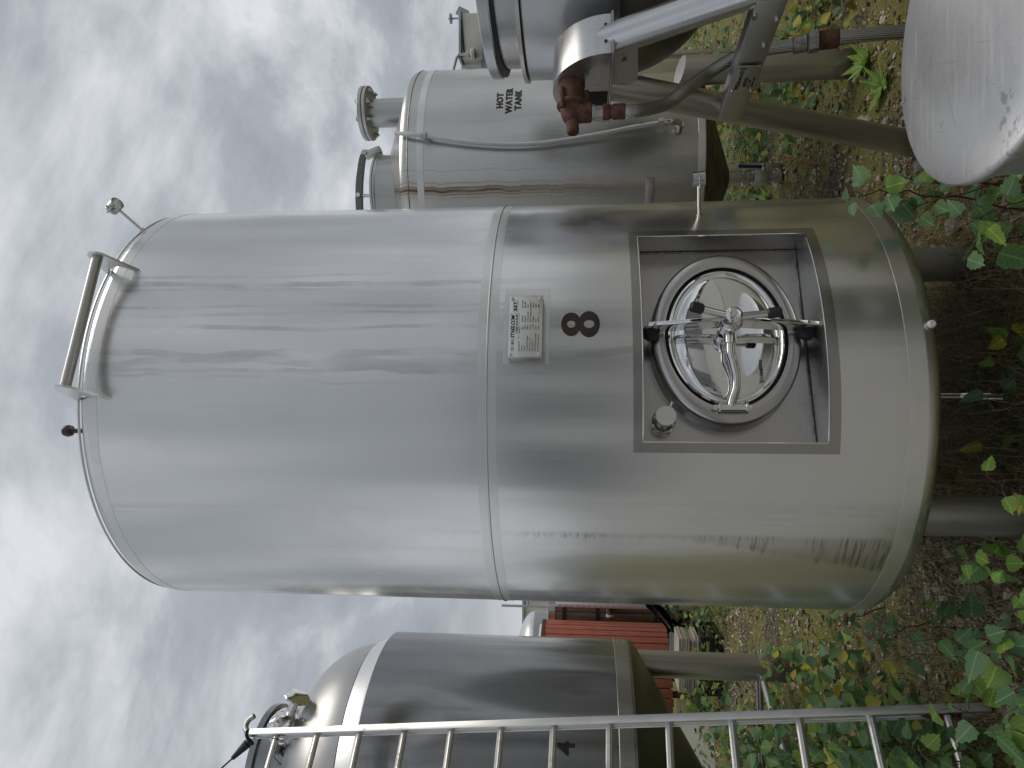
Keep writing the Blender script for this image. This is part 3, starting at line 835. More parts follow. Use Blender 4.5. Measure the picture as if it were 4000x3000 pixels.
# ================================================================== HOT WATER TANK
HX, HY, HR = 1.44, 5.10, .772
HT = Thing('hot_water_tank', 'slimmer steel hot water tank with conical base and rust streaks', 'tank', (HX, HY, 0))
HM = Matrix.Translation((HX, HY, 0)); HC2 = (HX, HY)
hs = HT.part('shell', MB().lathe([(HR, .86), (HR, 2.69), (HR - .006, 2.715), (HR - .025, 2.735), (HR - .05, 2.74)], 110, HM), M['hot'])
HT.part('top_cone', MB().lathe([(HR - .045, 2.738), (.30, 2.93), (0, 2.94)], 96, HM), M['hot'])
HT.part('bottom_cone', MB().lathe([(HR - .002, .862), (HR - .035, .845), (.07, .585), (0, .585)], 96, HM), M['hotcone'])
for z_, w_ in ((2.60, .022), (.885, .02)):
    HT.part('weld_band', MB().lathe([(HR, z_ - w_), (HR + .0016, z_ - w_ + .001), (HR + .0016, z_ + w_ - .001), (HR, z_ + w_)], 110, HM), M['band'], hs)
HT.part('weld_bead', MB().lathe([(HR, 2.676), (HR + .004, 2.68), (HR, 2.684)], 110, HM), M['bead'], hs)
# lettering
for ln, z_ in (('HOT', 2.105), ('WATER', 2.048), ('TANK', 1.991)):
    vs, fs = text_geo(ln, .056, .0026, 'CENTER', 0.0, 1.14)
    g = MB().add([cy(25.2 + math.degrees(v.x / HR), HR + .0012 + max(0, v.z) * 2, z_ + v.y, HC2) for v in vs], fs)
    HT.part('lettering', g, M['print'])
# top nozzle with blind flange
fx = ony(1420, 445, 4.95); fx.z = 0
NZ = HT.part('nozzle', MB().cyl((fx.x, 4.95, 2.74), (fx.x, 4.95, 3.10), .098, n=40), M['mixdark'])
for z0, z1 in ((3.09, 3.115), (3.118, 3.148)):
    HT.part('flange', MB().cyl((fx.x, 4.95, z0), (fx.x, 4.95, z1), .185, n=48, bev=.004), M['leftdome'], NZ)
for k in range(8):
    a = 2 * pi * k / 8 + .2
    if k in (1, 4): continue
    q = Vector((fx.x + .15 * cos(a), 4.95 + .15 * sin(a), 0))
    HT.part('bolt', MB().cyl(q + Zz * 3.06, q + Zz * 3.165, .009, n=12).cyl(q + Zz * 3.072, q + Zz * 3.09, .018, n=6).cyl(q + Zz * 3.148, q + Zz * 3.162, .018, n=6), M['leg'], NZ)
# top hatch
hxp = ony(1520, 765, 4.9); hx = hxp.x; hy = 4.9; HZ = 2.93
hat = HT.part('hatch_neck', MB().lathe([(.275, -.13), (.275, .045), (.282, .05), (.282, .062), (.26, .065)], 64, Matrix.Translation((hx, hy, HZ))), M['mixdark'])
HT.part('hatch_lid', MB().lathe([(.283, .066), (.283, .078), (.27, .085), (.18, .10), (.08, .108), (0, .11)], 64, Matrix.Translation((hx, hy, HZ))), M['leftdome'], hat)
P_ = smoothpath([Vector((hx + .285 * 1.0, hy - .02, HZ + .09)), Vector((hx + .295, hy - .02, HZ + .19)), Vector((hx + .15, hy - .02, HZ + .222)), Vector((hx, hy - .02, HZ + .23)), Vector((hx - .15, hy - .02, HZ + .222)), Vector((hx - .3, hy - .02, HZ + .19)), Vector((hx - .34, hy - .02, HZ + .08))], 5)
up_o, lo_o = [], []
for k, p in enumerate(P_):
    d = (P_[min(k + 1, len(P_) - 1)] - P_[max(k - 1, 0)]).normalized(); nrm = Vector((d.z, 0, -d.x))
    w_ = .010 + .012 * sin(pi * k / (len(P_) - 1))
    up_o.append(p + nrm * w_ - Vector((0, .022, 0))); lo_o.append(p - nrm * w_ - Vector((0, .022, 0)))
g = MB(); n_ = len(P_)
for k in range(n_ - 1):
    g.prism([up_o[k], up_o[k + 1], lo_o[k + 1], lo_o[k]], (0, .044, 0))
am = HT.part('hatch_arm', g, M['darksteel'], hat)
HT.part('hatch_screw', MB().cyl((hx, hy - .02, HZ + .10), (hx, hy - .02, HZ + .25), .012, n=14).cyl((hx, hy - .05, HZ + .232), (hx, hy + .01, HZ + .232), .016, n=14), M['polish'], hat)
HT.part('hinge_link', MB().box((hx + .30, hy - .02, HZ + .13), (.05, .06, .12), Matrix.Rotation(-.35, 3, 'Y'), .008).cyl((hx + .295, hy - .06, HZ + .185), (hx + .295, hy + .02, HZ + .185), .018, n=16), M['leg'], hat)
HT.part('lifting_eye', MB().tube([(fx.x + .02, 5.5, 2.82), (fx.x + .02, 5.5, 2.92), (fx.x + .06, 5.5, 2.95), (fx.x + .1, 5.5, 2.92), (fx.x + .1, 5.5, 2.80)], .012, 10), M['leg'])
# sight tube and its fittings
def hp(px, py, off):  # point off the shell along the viewing ray
    d = ray(px, py); a = d.x ** 2 + d.y ** 2; bq = -2 * (d.x * HX + d.y * HY); c_ = HX ** 2 + HY ** 2 - (HR + off) ** 2
    t = (-bq - sqrt(max(0, bq * bq - 4 * a * c_))) / (2 * a); return EYE + d * t
P_ = [hp(1545, 520, .02), hp(1600, 524, .045), hp(1660, 530, .05), hp(1800, 552, .05), hp(1950, 564, .05), hp(2080, 562, .05), hp(2200, 548, .05), hp(2350, 522, .06), hp(2480, 496, .07), hp(2575, 480, .08)]
sg_ = HT.part('sight_tube', MB().tube(smoothpath(P_, 6), .013, 14), M['pvc'])
q0 = hp(1655, 530, .05); n_ = (Vector((q0.x - HX, q0.y - HY, 0))).normalized()
HT.part('tube_bracket', MB().box(q0 - n_ * .035 - Vector((0, 0, .012)), (.03, .075, .032), Matrix((Zz.cross(n_), n_, Zz)).transposed(), .002).cyl(q0 - Zz * .018, q0 + Zz * .018, .02, n=16), M['mixdark'])
q1 = hp(2580, 479, .08); q2 = hp(2630, 475, .08); q3 = hp(2655, 480, .06); q4 = hp(2652, 512, .0)
el = HT.part('elbow_fitting', MB().tube(smoothpath([q1, q1 + (q2 - q1) * .5, q2, q3 + Zz * 0.004, q3 + (q4 - q3) * .4, q4], 4), .018, 14).cyl(q1 - (q2 - q1).normalized() * .015, q1 + (q2 - q1).normalized() * .022, .028, n=6).cyl(q4 + (q3 - q4) * .5, q4 + (q3 - q4) * .85, .024, n=16), M['polish'])
a_, c_ = hp(2500, 486, .068), hp(2512, 484, .07)
HT.part('green_tie', MB().tube([a_ + (c_ - a_) * k / 4 for k in range(5)], .0145, 12), plain('green_wire', (.12, .3, .03), .5, 0, .3, 20, .1), sg_)
# small bracket on the left flank
nb = (cy(-20.5, 1, 0, HC2) - cy(-20.5, 0, 0, HC2)); xb = Zz.cross(nb)
HT.part('wall_bracket', MB().box(cy(-20.5, HR + .012, 1.19, HC2), (.165, .028, .05), Matrix((xb, nb, Zz)).transposed(), .002), M['leg'])
# legs
for (lx, ly), (rx, ry) in (((1.90, 4.36), (0, 0)), ((1.70, 5.93), (0, 0)), ((.60, 5.03), (0, 0))):
    dv = Vector((lx - HX, ly - HY, 0)).normalized(); q = Vector((HX, HY, 0)) + dv * (HR + .085)
    g = MB().cyl(q + Zz * .01, q + Zz * .98, .086, n=32, caps=False)
    # slanted closing plate
    vs = [q + Vector((.086 * cos(2 * pi * k / 32), .086 * sin(2 * pi * k / 32), .98)) for k in range(32)]
    vs = [p + Zz * (.16 * (-(p - q).dot(dv) / .086) * .16 + .03) for p in vs]
    g2 = MB().add(vs, [list(range(32))])
    top_ = [q + Vector((.086 * cos(2 * pi * k / 32), .086 * sin(2 * pi * k / 32), .98)) for k in range(32)]
    g.add(top_ + vs, [[k, (k + 1) % 32, 32 + (k + 1) % 32, 32 + k] for k in range(32)])
    lg = HT.part('leg', g, M['leg'], sharp=50)
    HT.part('leg_cap', g2, M['leg'], lg)
    thd = math.degrees(atan2(dv.x, -dv.y))
    HT.part('leg_pad', MB().grid(lambda t, z: cy(t, HR + .003, z, HC2), [thd - 9 + k * 1.5 for k in range(13)], [.90, 1.22]), M['band'], lg)
# outlet with ball valve
vx, vy = HX, HY
ov = HT.part('outlet_pipe', MB().cyl((vx, vy, .22), (vx, vy, .60), .035, n=24), M['mixdark'])
vb = MB()
for z_, r_ in ((.47, .055), (.455, .06), (.245, .06), (.26, .055), (.36, .048)): vb.cyl((vx, vy, z_ - .012), (vx, vy, z_ + .012), r_, n=24, bev=.003)
vb.box((vx, vy, .36), (.10, .10, .11), None, .01)
for k in range(4):
    a = pi / 4 + k * pi / 2; vb.cyl((vx + .055 * cos(a), vy + .055 * sin(a), .25), (vx + .055 * cos(a), vy + .055 * sin(a), .47), .007, n=8)
vo = HT.part('ball_valve', vb, M['leg'])
HT.part('valve_handle', MB().box((vx + .065, vy - .05, .44), (.022, .018, .16), Matrix.Rotation(.05, 3, 'Y'), .004), M['blue'], vo)
HT.part('handle_stub', MB().box((vx + .055, vy - .045, .35), (.05, .02, .03), None, .003), M['polish'], vo)

# ================================================================== MIXER ON ITS A-FRAME
FN = Vector((.98, .21, 0)).normalized(); FS = Vector((-.21, .98, 0)).normalized()
AB = onz(3620, 570, 0)                       # foot of the far frame tube
def fp(px, py, o=0.0): return onplane(px, py, AB + FN * o, FN)
MXT = Thing('mixer', 'round bottomed steel mixing vessel slung in a tubular A frame', 'mixer', (AB.x + .3, AB.y - .6, 0))
VX, VY, VR = 2.03, 3.12, .64
VM = Matrix.Translation((VX, VY, 0))
def vp(th, r, z): return cy(th, r, z, (VX, VY))
vz0, vz1, vz2 = 1.45, 1.832, 1.985
MXT.part('jacket', MB().lathe([(VR, vz0), (VR, vz1), (VR - .004, vz1 + .008), (VR - .03, vz1 + .012)], 100, VM), M['mix'])
MXT.part('round_bottom', MB().lathe([(VR * cos(a) - .002, vz0 - .53 * sin(a)) for a in [k * pi / 2 / 16 for k in range(16)]] + [(0, vz0 - .53)], 100, VM), M['shadecone'])
MXT.part('flange_ring', MB().lathe([(VR - .05, vz1 + .010), (VR + .012, vz1 + .014), (VR + .012, vz1 + .030), (VR - .05, vz1 + .036)], 100, VM), M['band'])
MXT.part('upper_wall', MB().lathe([(VR - .055, vz1 + .03), (VR - .055, vz2 - .01)], 100, VM), M['mix'])
MXT.part('lid', MB().lathe([(VR - .052, vz2 - .02), (VR - .018, vz2 - .018), (VR - .012, vz2 - .012), (VR - .012, vz2 + .028), (VR - .018, vz2 + .032), (.2, vz2 + .06), (0, vz2 + .065)], 100, VM), M['mix'])
MXT.part('lid_seal', MB().lathe([(VR - .05, vz2 - .034), (VR - .02, vz2 - .032), (VR - .02, vz2 - .020), (VR - .05, vz2 - .018)], 100, VM), M['black'])
# lid clamp
Rc = Matrix.Rotation(radians(-33), 3, 'Z')
lc = MXT.part('lid_clamp', MB().box(vp(-33, VR - .002, vz2 - .01), (.085, .02, .05), Rc, .002).box(vp(-33, VR - .028, vz2 - .065), (.045, .05, .075), Rc, .002).box(vp(-33, VR - .025, vz1 + .055), (.04, .055, .045), Rc, .002), M['mixdark'])
for s_ in (-1, 1): MXT.part('screw', MB().cyl(vp(-33 + s_ * 2.4, VR + .006, vz2 - .01), vp(-33 + s_ * 2.4, VR + .014, vz2 - .01), .007, n=10), M['leg'], lc)
# A frame tubes
b0 = fp(2400, 150); b1 = fp(2740, 30); dB = (b1 - b0).normalized(); bB = b0 + dB * (-(b0.z - .01) / dB.z)
a0 = fp(2385, 335); aB = Vector((AB.x, AB.y, .01))
for p0, p1 in ((b0, bB), (a0, aB)):
    dd = (p1 - p0).normalized()
    ft = MXT.part('frame_tube', MB().cyl(p0 - dd * .05, p1, .058, n=36), M['mix'] if p0 is b0 else M['leg'])
    MXT.part('foot_plate', MB().box((p1.x, p1.y, .006), (.2, .2, .012), None, .002), M['leg'], ft)
# far frame on the other side of the vessel
off = FN * 1.55
for p0, p1 in ((b0, bB), (a0, aB)): MXT.part('frame_tube', MB().cyl(p0 + off, p1 + off, .058, n=24), M['leg'])
MXT.part('trunnion_shaft', MB().cyl(Vector((VX, VY, 1.6)) + FN * .60, Vector((VX, VY, 1.6)) + FN * 1.0, .05, n=24), M['leg'])
# bearing hood: arched box open at the bottom
hcen = fp(2380, 352, -.09); HRd = .222; HD = .165
hcen.z = 1.492
arcp = [hcen + FS * (HRd * cos(a)) + Zz * (HRd * sin(a)) for a in [pi * k / 28 for k in range(29)]]
outl = [hcen + FS * HRd - Zz * .0] + arcp[1:-1] + [hcen - FS * HRd]
hd = MXT.part('bearing_hood', MB().prism(outl, FN * HD), M['mix'], sharp=30)
MXT.part('hood_base', MB().box(hcen + FN * (HD / 2 + .004) - Zz * .006, (HD + .012, 2 * HRd + .01, .008), Matrix((FN, FS, Zz)).transposed(), .001), M['mixdark'], hd)
for k in (.05, .12): MXT.part('screw', MB().cyl(hcen - FS * (HRd + .002) + FN * k + Zz * .02, hcen - FS * (HRd - .004) + FN * k + Zz * .02, .006, n=10), M['black'], hd)
# dark slot behind the rotary union
MXT.part('hood_slot', MB().box(hcen + FS * .075 - FN * .0015 + Zz * .055, (.004, .13, .10), Matrix((FN, FS, Zz)).transposed()), M['dark'], hd)
# gusset below the hood
gq = [fp(2386, 175, -.03), fp(2386, 330, -.03), fp(2480, 322, -.03), fp(2492, 300, -.03), fp(2492, 150, -.03)]
gu = MXT.part('gusset', MB().prism(gq, FN * .006), M['mixdark'])
qh = fp(2438, 240, -.035); MXT.part('bolt', MB().cyl(qh, qh - FN * .008, .011, n=6), M['leg'], gu)
# rotary union
ru0 = fp(2232, 330, -.09); ru0.z += .0
ud = (-FN - Zz * .03).normalized()
rm = MB().lathe([(0, -.02), (.052, -.02), (.053, .015), (.050, .02), (.050, .045), (.046, .07), (.044, .082), (.058, .086), (.060, .094), (.056, .100), (.047, .104), (.044, .13), (.038, .15), (.028, .162), (.024, .165), (.024, .205), (.020, .212), (0, .213)], 32, Matrix.Translation(ru0) @ Matrix(frame(ud)).transposed().to_4x4())
rx_, ry_, _ = frame(ud)
for k in range(3):
    a = 2 * pi * k / 3 + .7; q = ru0 + rx_ * (.058 * cos(a)) + ry_ * (.058 * sin(a))
    rm.cyl(q + ud * .04, q + ud * .125, .010, n=10)
sp = ru0 + ud * .125
rm.cyl(sp, sp - Zz * .075, .040, .038, 24, bev=.004)
run = MXT.part('rotary_union', rm, M['rust'])
cpz = sp - Zz * .075
MXT.part('hose_nipple', MB().cyl(cpz, cpz - Zz * .012, .030, n=24).cyl(cpz - Zz * .012, cpz - Zz * .042, .024, n=6), M['mixdark'], run)
MXT.part('hose_nut', MB().cyl(cpz - Zz * .042, cpz - Zz * .068, .031, n=6, bev=.004).cyl(cpz - Zz * .068, cpz - Zz * .078, .026, n=20).cyl(cpz - Zz * .078, cpz - Zz * .128, .030, n=24, bev=.003), M['rust'], run)
h0 = cpz - Zz * .125
# braided hose running behind the cross plate and down to the ground
P_ = [h0, h0 - Zz * .05, fp(2600, 408, -.13), fp(2680, 350, -.06), fp(2760, 292, .06), fp(2850, 235, .10), fp(2930, 205, .11), fp(3010, 190, .11), fp(3100, 176, .11)]
hs_ = smoothpath(P_, 8)
def corrug(path, r):
    return [r * (1 + .04 * (k % 2)) for k in range(len(path))]
ho = MXT.part('braided_hose', MB().tube(hs_, corrug(hs_, .0245), 20), M['hose'])
f0, f1, f2 = fp(3095, 177, .11), fp(3190, 160, .11), fp(3275, 150, .11)
MXT.part('hose_coupling', MB().cyl(f0, f0 + (f1 - f0) * .62, .034, n=20, bev=.004).cyl(f0 + (f1 - f0) * .62, f1 + (f2 - f1) * .1, .042, n=6, bev=.004), M['bead'], ho)
MXT.part('coupling_sleeve', MB().cyl(f1 + (f2 - f1) * .1, f2, .036, n=20, bev=.004), M['rust2'], ho)
P_ = smoothpath([f2, fp(3350, 140, .11), fp(3450, 130, .11), fp(3540, 122, .11), fp(3660, 110, .10)], 8)
MXT.part('braided_hose', MB().tube(P_, corrug(P_, .026), 20), M['hose'])
# cross plate with maker's plate
cpA, cpB = fp(2872, 408, -.062), fp(3010, -150, -.062)
zc0 = (fp(2830, 400, -.062).z + fp(2915, 410, -.062).z) / 2
dA = (aB - a0); dBv = (bB - b0)
tA = a0 + dA * ((zc0 - a0.z) / dA.z); tB = b0 + dBv * ((zc0 - b0.z) / dBv.z)
cpc = (tA + tB) / 2 - FN * .058; cpl = (tA - tB).length - .02
RF = Matrix((FN, FS, Zz)).transposed()
cpo = MXT.part('cross_plate', MB().box(cpc - Zz * .004, (.006, cpl, .098), RF, .001).box(cpc + Zz * .045 + FN * .03, (.06, cpl, .005), RF, .001), M['mixdark'])
for py_, dz in ((62, .04), (85, -.04), (70, .04), (185, -.03)):
    q = fp(2900, py_, -.064); q.z = cpc.z + dz
    MXT.part('bolt', MB().cyl(q - FN * .008, q + FN * .004, .009, n=6), M['polish'], cpo)
MXT.part('shelf_plate', MB().box(cpc + FN * .42 - FS * .16 + Zz * .03, (.30, .26, .006), RF, .001), M['mixdark'])
pq = fp(2872, 310, -.068); pq.z = cpc.z - .004
mp = MXT.part('maker_plate', MB().box(pq - FN * .001, (.002, .165, .086), RF, .0004), M['leg'])
for s_ in (-1, 1):
    for z_ in (-1, 1): MXT.part('rivet', MB().cyl(pq + FS * (s_ * .076) + Zz * (z_ * .037) - FN * .002, pq + FS * (s_ * .076) + Zz * (z_ * .037) - FN * .005, .004, n=10), M['polish'], mp)
for txt, t_, z_, s_, bd in (('Winkworth', -.066, .024, .026, .0004), ('MIXER', -.048, -.003, .021, .0003), ('S.No. 1080', -.056, -.019, .011, 0), ('SERIAL 1572', -.05, -.032, .012, .0002)):
    vs, fs = text_geo(txt, s_, bd, 'LEFT')
    MXT.part('lettering', MB().add([pq - FS * (t_ + v.x) + Zz * (z_ + v.y) - FN * (.0024 + v.z) for v in vs], fs), M['printblk'], mp)
for k in range(3):
    r_ = .010 + .005 * k
    MXT.part('printed_arc', MB().tube([pq - FS * (.058 + r_ * .5 * cos(a)) + Zz * (.022 + r_ * sin(a)) - FN * .0022 for a in [-.9 + .225 * j for j in range(9)]], .0011, 4), M['printblk'], mp)

# ================================================================== VESSEL BEHIND THE MIXER
q = ony(1835, 150, 6.6)
FV = Thing('stainless_vessel', 'pale vessel neck with crank handle and hand wheel behind the mixer', 'vessel', (3.05, 6.7, 0))
fm = Matrix.Translation((3.05, 6.7, 0))
FV.part('body', MB().lathe([(0, 1.35), (.3, 1.38), (.62, 1.6), (.62, 2.36), (.58, 2.42), (.25, 2.52), (0, 2.54)], 64, fm), M['left'])
for k in range(3):
    a = 2 * pi * k / 3 + .1; FV.part('leg', MB().cyl((3.05 + .5 * cos(a), 6.7 + .5 * sin(a), 0), (3.05 + .5 * cos(a), 6.7 + .5 * sin(a), 1.55), .035, n=20), M['leg'])
z0, z1 = ony(1868, 150, 6.4).z, ony(1805, 150, 6.4).z
xa, xb_ = ony(1835, 228, 6.4).x, ony(1835, 52, 6.4).x
nk = FV.part('neck', MB().box(((xa + xb_) / 2, 6.6, (z0 - .2 + z1) / 2), (xb_ - xa, .42, z1 - z0 + .2), None, .01), M['cream'])
nl = FV.part('neck_lid', MB().box(((xa + xb_) / 2, 6.6, z1 + .016), (xb_ - xa + .03, .46, .024), None, .004), M['grey'], nk)
FV.part('latch_rod', MB().cyl((xa + .05, 6.38, z1 - .02), (xb_ - .06, 6.38, z1 + .005), .008, n=8), M['black'], nk)
w0 = ony(1835, 70, 6.4).x + .02
FV.part('hand_wheel', MB().cyl((xb_ - .03, 6.42, z1), (xb_ - .03, 6.42, z1 + .13), .008, n=8).cyl((xb_ - .03, 6.42, z1 + .10), (xb_ - .03, 6.42, z1 + .115), .045, n=20).box((xb_ + .02, 6.42, z1 + .0), (.07, .03, .10), Matrix.Rotation(.5, 3, 'Y')), M['grey'], nk)
FV.part('knob', MB().cyl((xa + .02, 6.36, z0 + .02), (xa + .02, 6.36, z0 + .06), .05, n=24, bev=.008).cyl((xa + .02, 6.36, z0 + .06), (xa + .02, 6.36, z1 + .02), .012, n=12).cyl((xa + .02, 6.36, z0 + .08), (xa + .02, 6.36, z0 + .10), .028, n=12), M['cream'], nk)
FV.part('crank_handle', MB().tube([(xa + .02, 6.36, z1 - .02), (xa + .02, 6.36, z1 + .02), (xa - .01, 6.36, z1 + .045), (xa - .12, 6.36, z1 + .075), (xa - .2, 6.36, z1 + .10)], .013, 10), M['mixdark'], nk)
FV.part('bracket', MB().box((xa - .06, 6.5, z1 - .08), (.03, .05, .2), Matrix.Rotation(.25, 3, 'Y')), M['cream'], nk)

# ================================================================== FOREGROUND DRUM
DX, DY, DR, DZ = .815, 1.63, .372, .75
D = Thing('aluminium_drum', 'scratched pale aluminium drum with a flat round lid', 'drum', (DX, DY, 0))
dm = Matrix.Translation((DX, DY, 0))
D.part('body', MB().lathe([(DR - .02, 0), (DR - .015, .02), (DR - .022, .25), (DR - .012, .26), (DR - .012, .28), (DR - .022, .29), (DR - .022, .50), (DR - .012, .51), (DR - .012, .53), (DR - .022, .54), (DR - .02, DZ - .03)], 96, dm), M['drum'])
D.part('lid', MB().lathe([(DR - .019, DZ - .034), (DR - .003, DZ - .032), (DR, DZ - .026), (DR, DZ - .010), (DR - .004, DZ - .003), (DR - .012, DZ), (DR * .7, DZ + .004), (0, DZ + .006)], 120, dm), M['drumlid'])

# ================================================================== LEFT TANK (number 4)
LX, LY, LR = -2.90, 5.20, .99
LT = Thing('conical_tank', 'dented grey steel tank marked 4 with domed top and conical base', 'tank', (LX, LY, 0))
LC = (LX, LY); LM = Matrix.Translation((LX, LY, 0))
lz0, lz1 = 1.255, 3.04
def dent(th, z):
    d = 0
    for t0, z0, wt, wz, am, ro in ((47, 2.68, 7, .16, .030, .0), (64, 1.55, 3.5, .22, .012, 0), (60, 1.75, 9, .45, .016, 0), (30, 2.78, 14, .10, .018, 0), (5, 2.90, 10, .07, .03, .2), (-8, 2.86, 8, .07, -.015, 0), (40, 2.2, 18, .4, .010, 0)):
        d += am * math.exp(-((th - t0) / wt) ** 2 - ((z - z0 - ro * (th - t0) / 57) / wz) ** 2)
    return d
thl = [k * 360 / 240 for k in range(240)]
zl = [lz0 + (lz1 - lz0) * k / 50 for k in range(51)]
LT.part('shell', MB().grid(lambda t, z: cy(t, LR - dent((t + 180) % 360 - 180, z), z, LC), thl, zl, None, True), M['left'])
LT.part('shoulder', MB().lathe([(LR, lz1), (LR - .02, lz1 + .02), (LR - .085, lz1 + .135), (LR - .10, lz1 + .135)], 120, LM), M['drum'])
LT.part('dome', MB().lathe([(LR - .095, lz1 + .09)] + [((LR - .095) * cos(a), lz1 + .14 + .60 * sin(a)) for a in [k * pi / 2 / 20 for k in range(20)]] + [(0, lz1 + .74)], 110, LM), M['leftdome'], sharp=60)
LT.part('dome_bead', MB().lathe([(LR - .099, lz1 + .134), (LR - .092, lz1 + .14), (LR - .097, lz1 + .148)], 110, LM), M['black'])
LT.part('base_cone', MB().lathe([(LR, lz0), (LR - .012, lz0 - .03), (LR - .05, lz0 - .06), (.09, .70), (.06, .55), (0, .55)], 110, LM), M['shadecone'], sharp=50)
LT.part('weld_band', MB().lathe([(LR, lz0 + .015), (LR + .002, lz0 + .017), (LR + .002, lz0 + .11), (LR, lz0 + .112)], 120, LM), M['leftband'])
ln_ = LT.part('top_neck', MB().lathe([(.40, lz1 + .60), (.40, lz1 + .88), (.43, lz1 + .885), (.43, lz1 + .93), (.40, lz1 + .935), (.2, lz1 + .99), (0, lz1 + 1.0)], 64, LM), M['left'])
LT.part('neck_seam', MB().lathe([(.401, lz1 + .70), (.406, lz1 + .705), (.401, lz1 + .71)], 64, LM), M['polish'], ln_)
# figure 4
d = ray(2212, 2922); a = d.x ** 2 + d.y ** 2; bq = -2 * (d.x * LX + d.y * LY); c_ = LX ** 2 + LY ** 2 - LR ** 2
q = EYE + d * ((-bq - sqrt(bq * bq - 4 * a * c_)) / (2 * a))
t4 = math.degrees(atan2(q.x - LX, -(q.y - LY)))
vs, fs = text_geo('4', .165, .004)
LT.part('number', MB().add([cy(t4 + math.degrees(v.x / LR), LR + .0016 + max(0, v.z) * 2 - dent(t4, q.z), q.z + v.y, LC) for v in vs], fs), M['printblk'], label='black painted figure 4')
# legs and braces
lv = Vector((-2.215 - LX, 5.705 - LY, 0)); lr = lv.length; la = atan2(lv.y, lv.x)
lps = []
for k in range(3):
    a = la + 2 * pi * k / 3; p = Vector((LX + lr * cos(a), LY + lr * sin(a), 0)); lps.append(p)
    lg = LT.part('leg', MB().cyl(p + Zz * .01, p + Zz * 1.18, .102, n=36), M['leg'])
for k in range(3):
    LT.part('brace', MB().cyl(lps[k] + Zz * .22, lps[(k + 1) % 3] + Zz * .22, .026, n=18), M['mixdark'])
# fittings on the dome
def lo(px, py, y=4.75): return ony(px, py, y)
q = lo(1238, 2795); e = lo(1196, 2772)
LT.part('dome_stub', MB().cyl(q + (q - e) * 1.0, e, .062, n=28, bev=.003).cyl(e + (q - e) * .05, e + (e - q) * .12, .068, n=28), M['mixdark'])
LT.part('stub_latch', MB().cyl(lo(1190, 2800), lo(1200, 2806), .03, n=16).cyl(lo(1205, 2795), lo(1192, 2803), .008, n=8), M['polish'])
v0, v1, v2 = lo(1128, 2812), lo(1142, 2770), lo(1160, 2728)
tv = LT.part('vent_valve', MB().cyl(v0, v1, .030, n=20).cyl(v1, v2, .034, n=20).cyl(v1 - (v2 - v1) * .04, v1 + (v2 - v1) * .04, .037, n=20), M['polish'])
dv_ = (v2 - v1).normalized()
LT.part('valve_button', MB().lathe([(0, -.03), (.03, -.025), (.085, .0), (.092, .008), (.088, .014), (.05, .02), (0, .024)], 32, Matrix.Translation(v2) @ Matrix(frame(dv_)).transposed().to_4x4()), M['polish'], tv)
bm = bmesh.new(); bmesh.ops.create_icosphere(bm, subdivisions=4, radius=.105)
cbag = lo(1108, 2838)
for v in bm.verts:
    n_ = v.co.normalized(); f = 1 + .15 * sin(5 * n_.x + 3 * n_.z) * cos(4 * n_.y) + .07 * abs(sin(8 * n_.z + 5 * n_.y)) + .05 * abs(sin(9 * n_.x - 7 * n_.y))
    v.co = Vector((v.co.x * f, v.co.y * f, v.co.z * f * .95)) + cbag
bm.verts.index_update()
LT.part('foil_wrap', MB().add([v.co.copy() for v in bm.verts], [[v.index for v in f.verts] for f in bm.faces]), M['mirror'], tv); bm.free()
LT.part('valve_pipe', MB().tube(smoothpath([v0, lo(1100, 2860), lo(1085, 2930, 4.9), Vector((LX + .2, LY - .35, lz1 + .60))], 5), .045, 18), M['left'], tv)

# ================================================================== LADDER
LP0 = Vector((-1.32, 2.988, .1487)); LV = Vector((-.05598, .07387, .26421))
ld = LV.normalized(); rd = Vector((-.74, -.67, 0)); rd = (rd - ld * rd.dot(ld)).normalized(); fn_ = ld.cross(rd)
LA = Thing('aluminium_ladder', 'worn aluminium ladder leaning with bare ribbed rungs', 'ladder', LP0 - ld * (LP0.z / ld.z))
RW = .40
RL = Matrix((rd, fn_, ld)).transposed()
s0, s1 = -LP0.z / ld.z + .005, 12.62 * .28
for off_ in (-.014, RW + .014):
    c_ = LP0 + ld * ((s0 + s1) / 2) + rd * off_
    L_len = s1 - s0
    st = MB().box(c_, (.024, .070, L_len), RL, .003)
    for s_ in (-1, 1): st.box(c_ + fn_ * (s_ * .037), (.034, .010, L_len), RL, .003)
    so = LA.part('stile', st, M['alu'])
    LA.part('stile_rib', MB().box(c_ + rd * (.013 if off_ < 0 else -.013) - fn_ * .012, (.004, .004, L_len - .02), RL), M['drum'], so)
for n in range(13):
    p = LP0 + LV * n
    g = MB(); nn = 20
    vs = []
    for e in (0, 1):
        for k in range(nn):
            a = 2 * pi * k / nn; r_ = .0175 if k % 2 else .016
            vs.append(p + rd * (RW * e - .002 + .004 * e) + (fn_ * cos(a) + ld * sin(a)) * r_)
    g.add(vs, [[k, (k + 1) % nn, nn + (k + 1) % nn, nn + k] for k in range(nn)])
    LA.part('rung', g, M['alu'], sharp=25)
LA.part('tie_rod', MB().cyl(LP0 + rd * -.02 - ld * .028 + fn_ * .004, LP0 + rd * (RW + .02) - ld * .035 + fn_ * .004, .008, n=12), M['rust2'])
LA.part('corner_bracket', MB().prism([LP0 - rd * .001 + ld * .0 + fn_ * .02, LP0 - rd * .001 + ld * .095 + fn_ * .005, LP0 - rd * .001 + ld * .07 - fn_ * .03, LP0 - rd * .001 - ld * .05 - fn_ * .032, LP0 - rd * .001 - ld * .05 + fn_ * .03], rd * .004).cyl(LP0 + ld * .05 - fn_ * .022, LP0 + ld * .05 - fn_ * .022 + rd * .012, .012, n=6), M['rust2'])
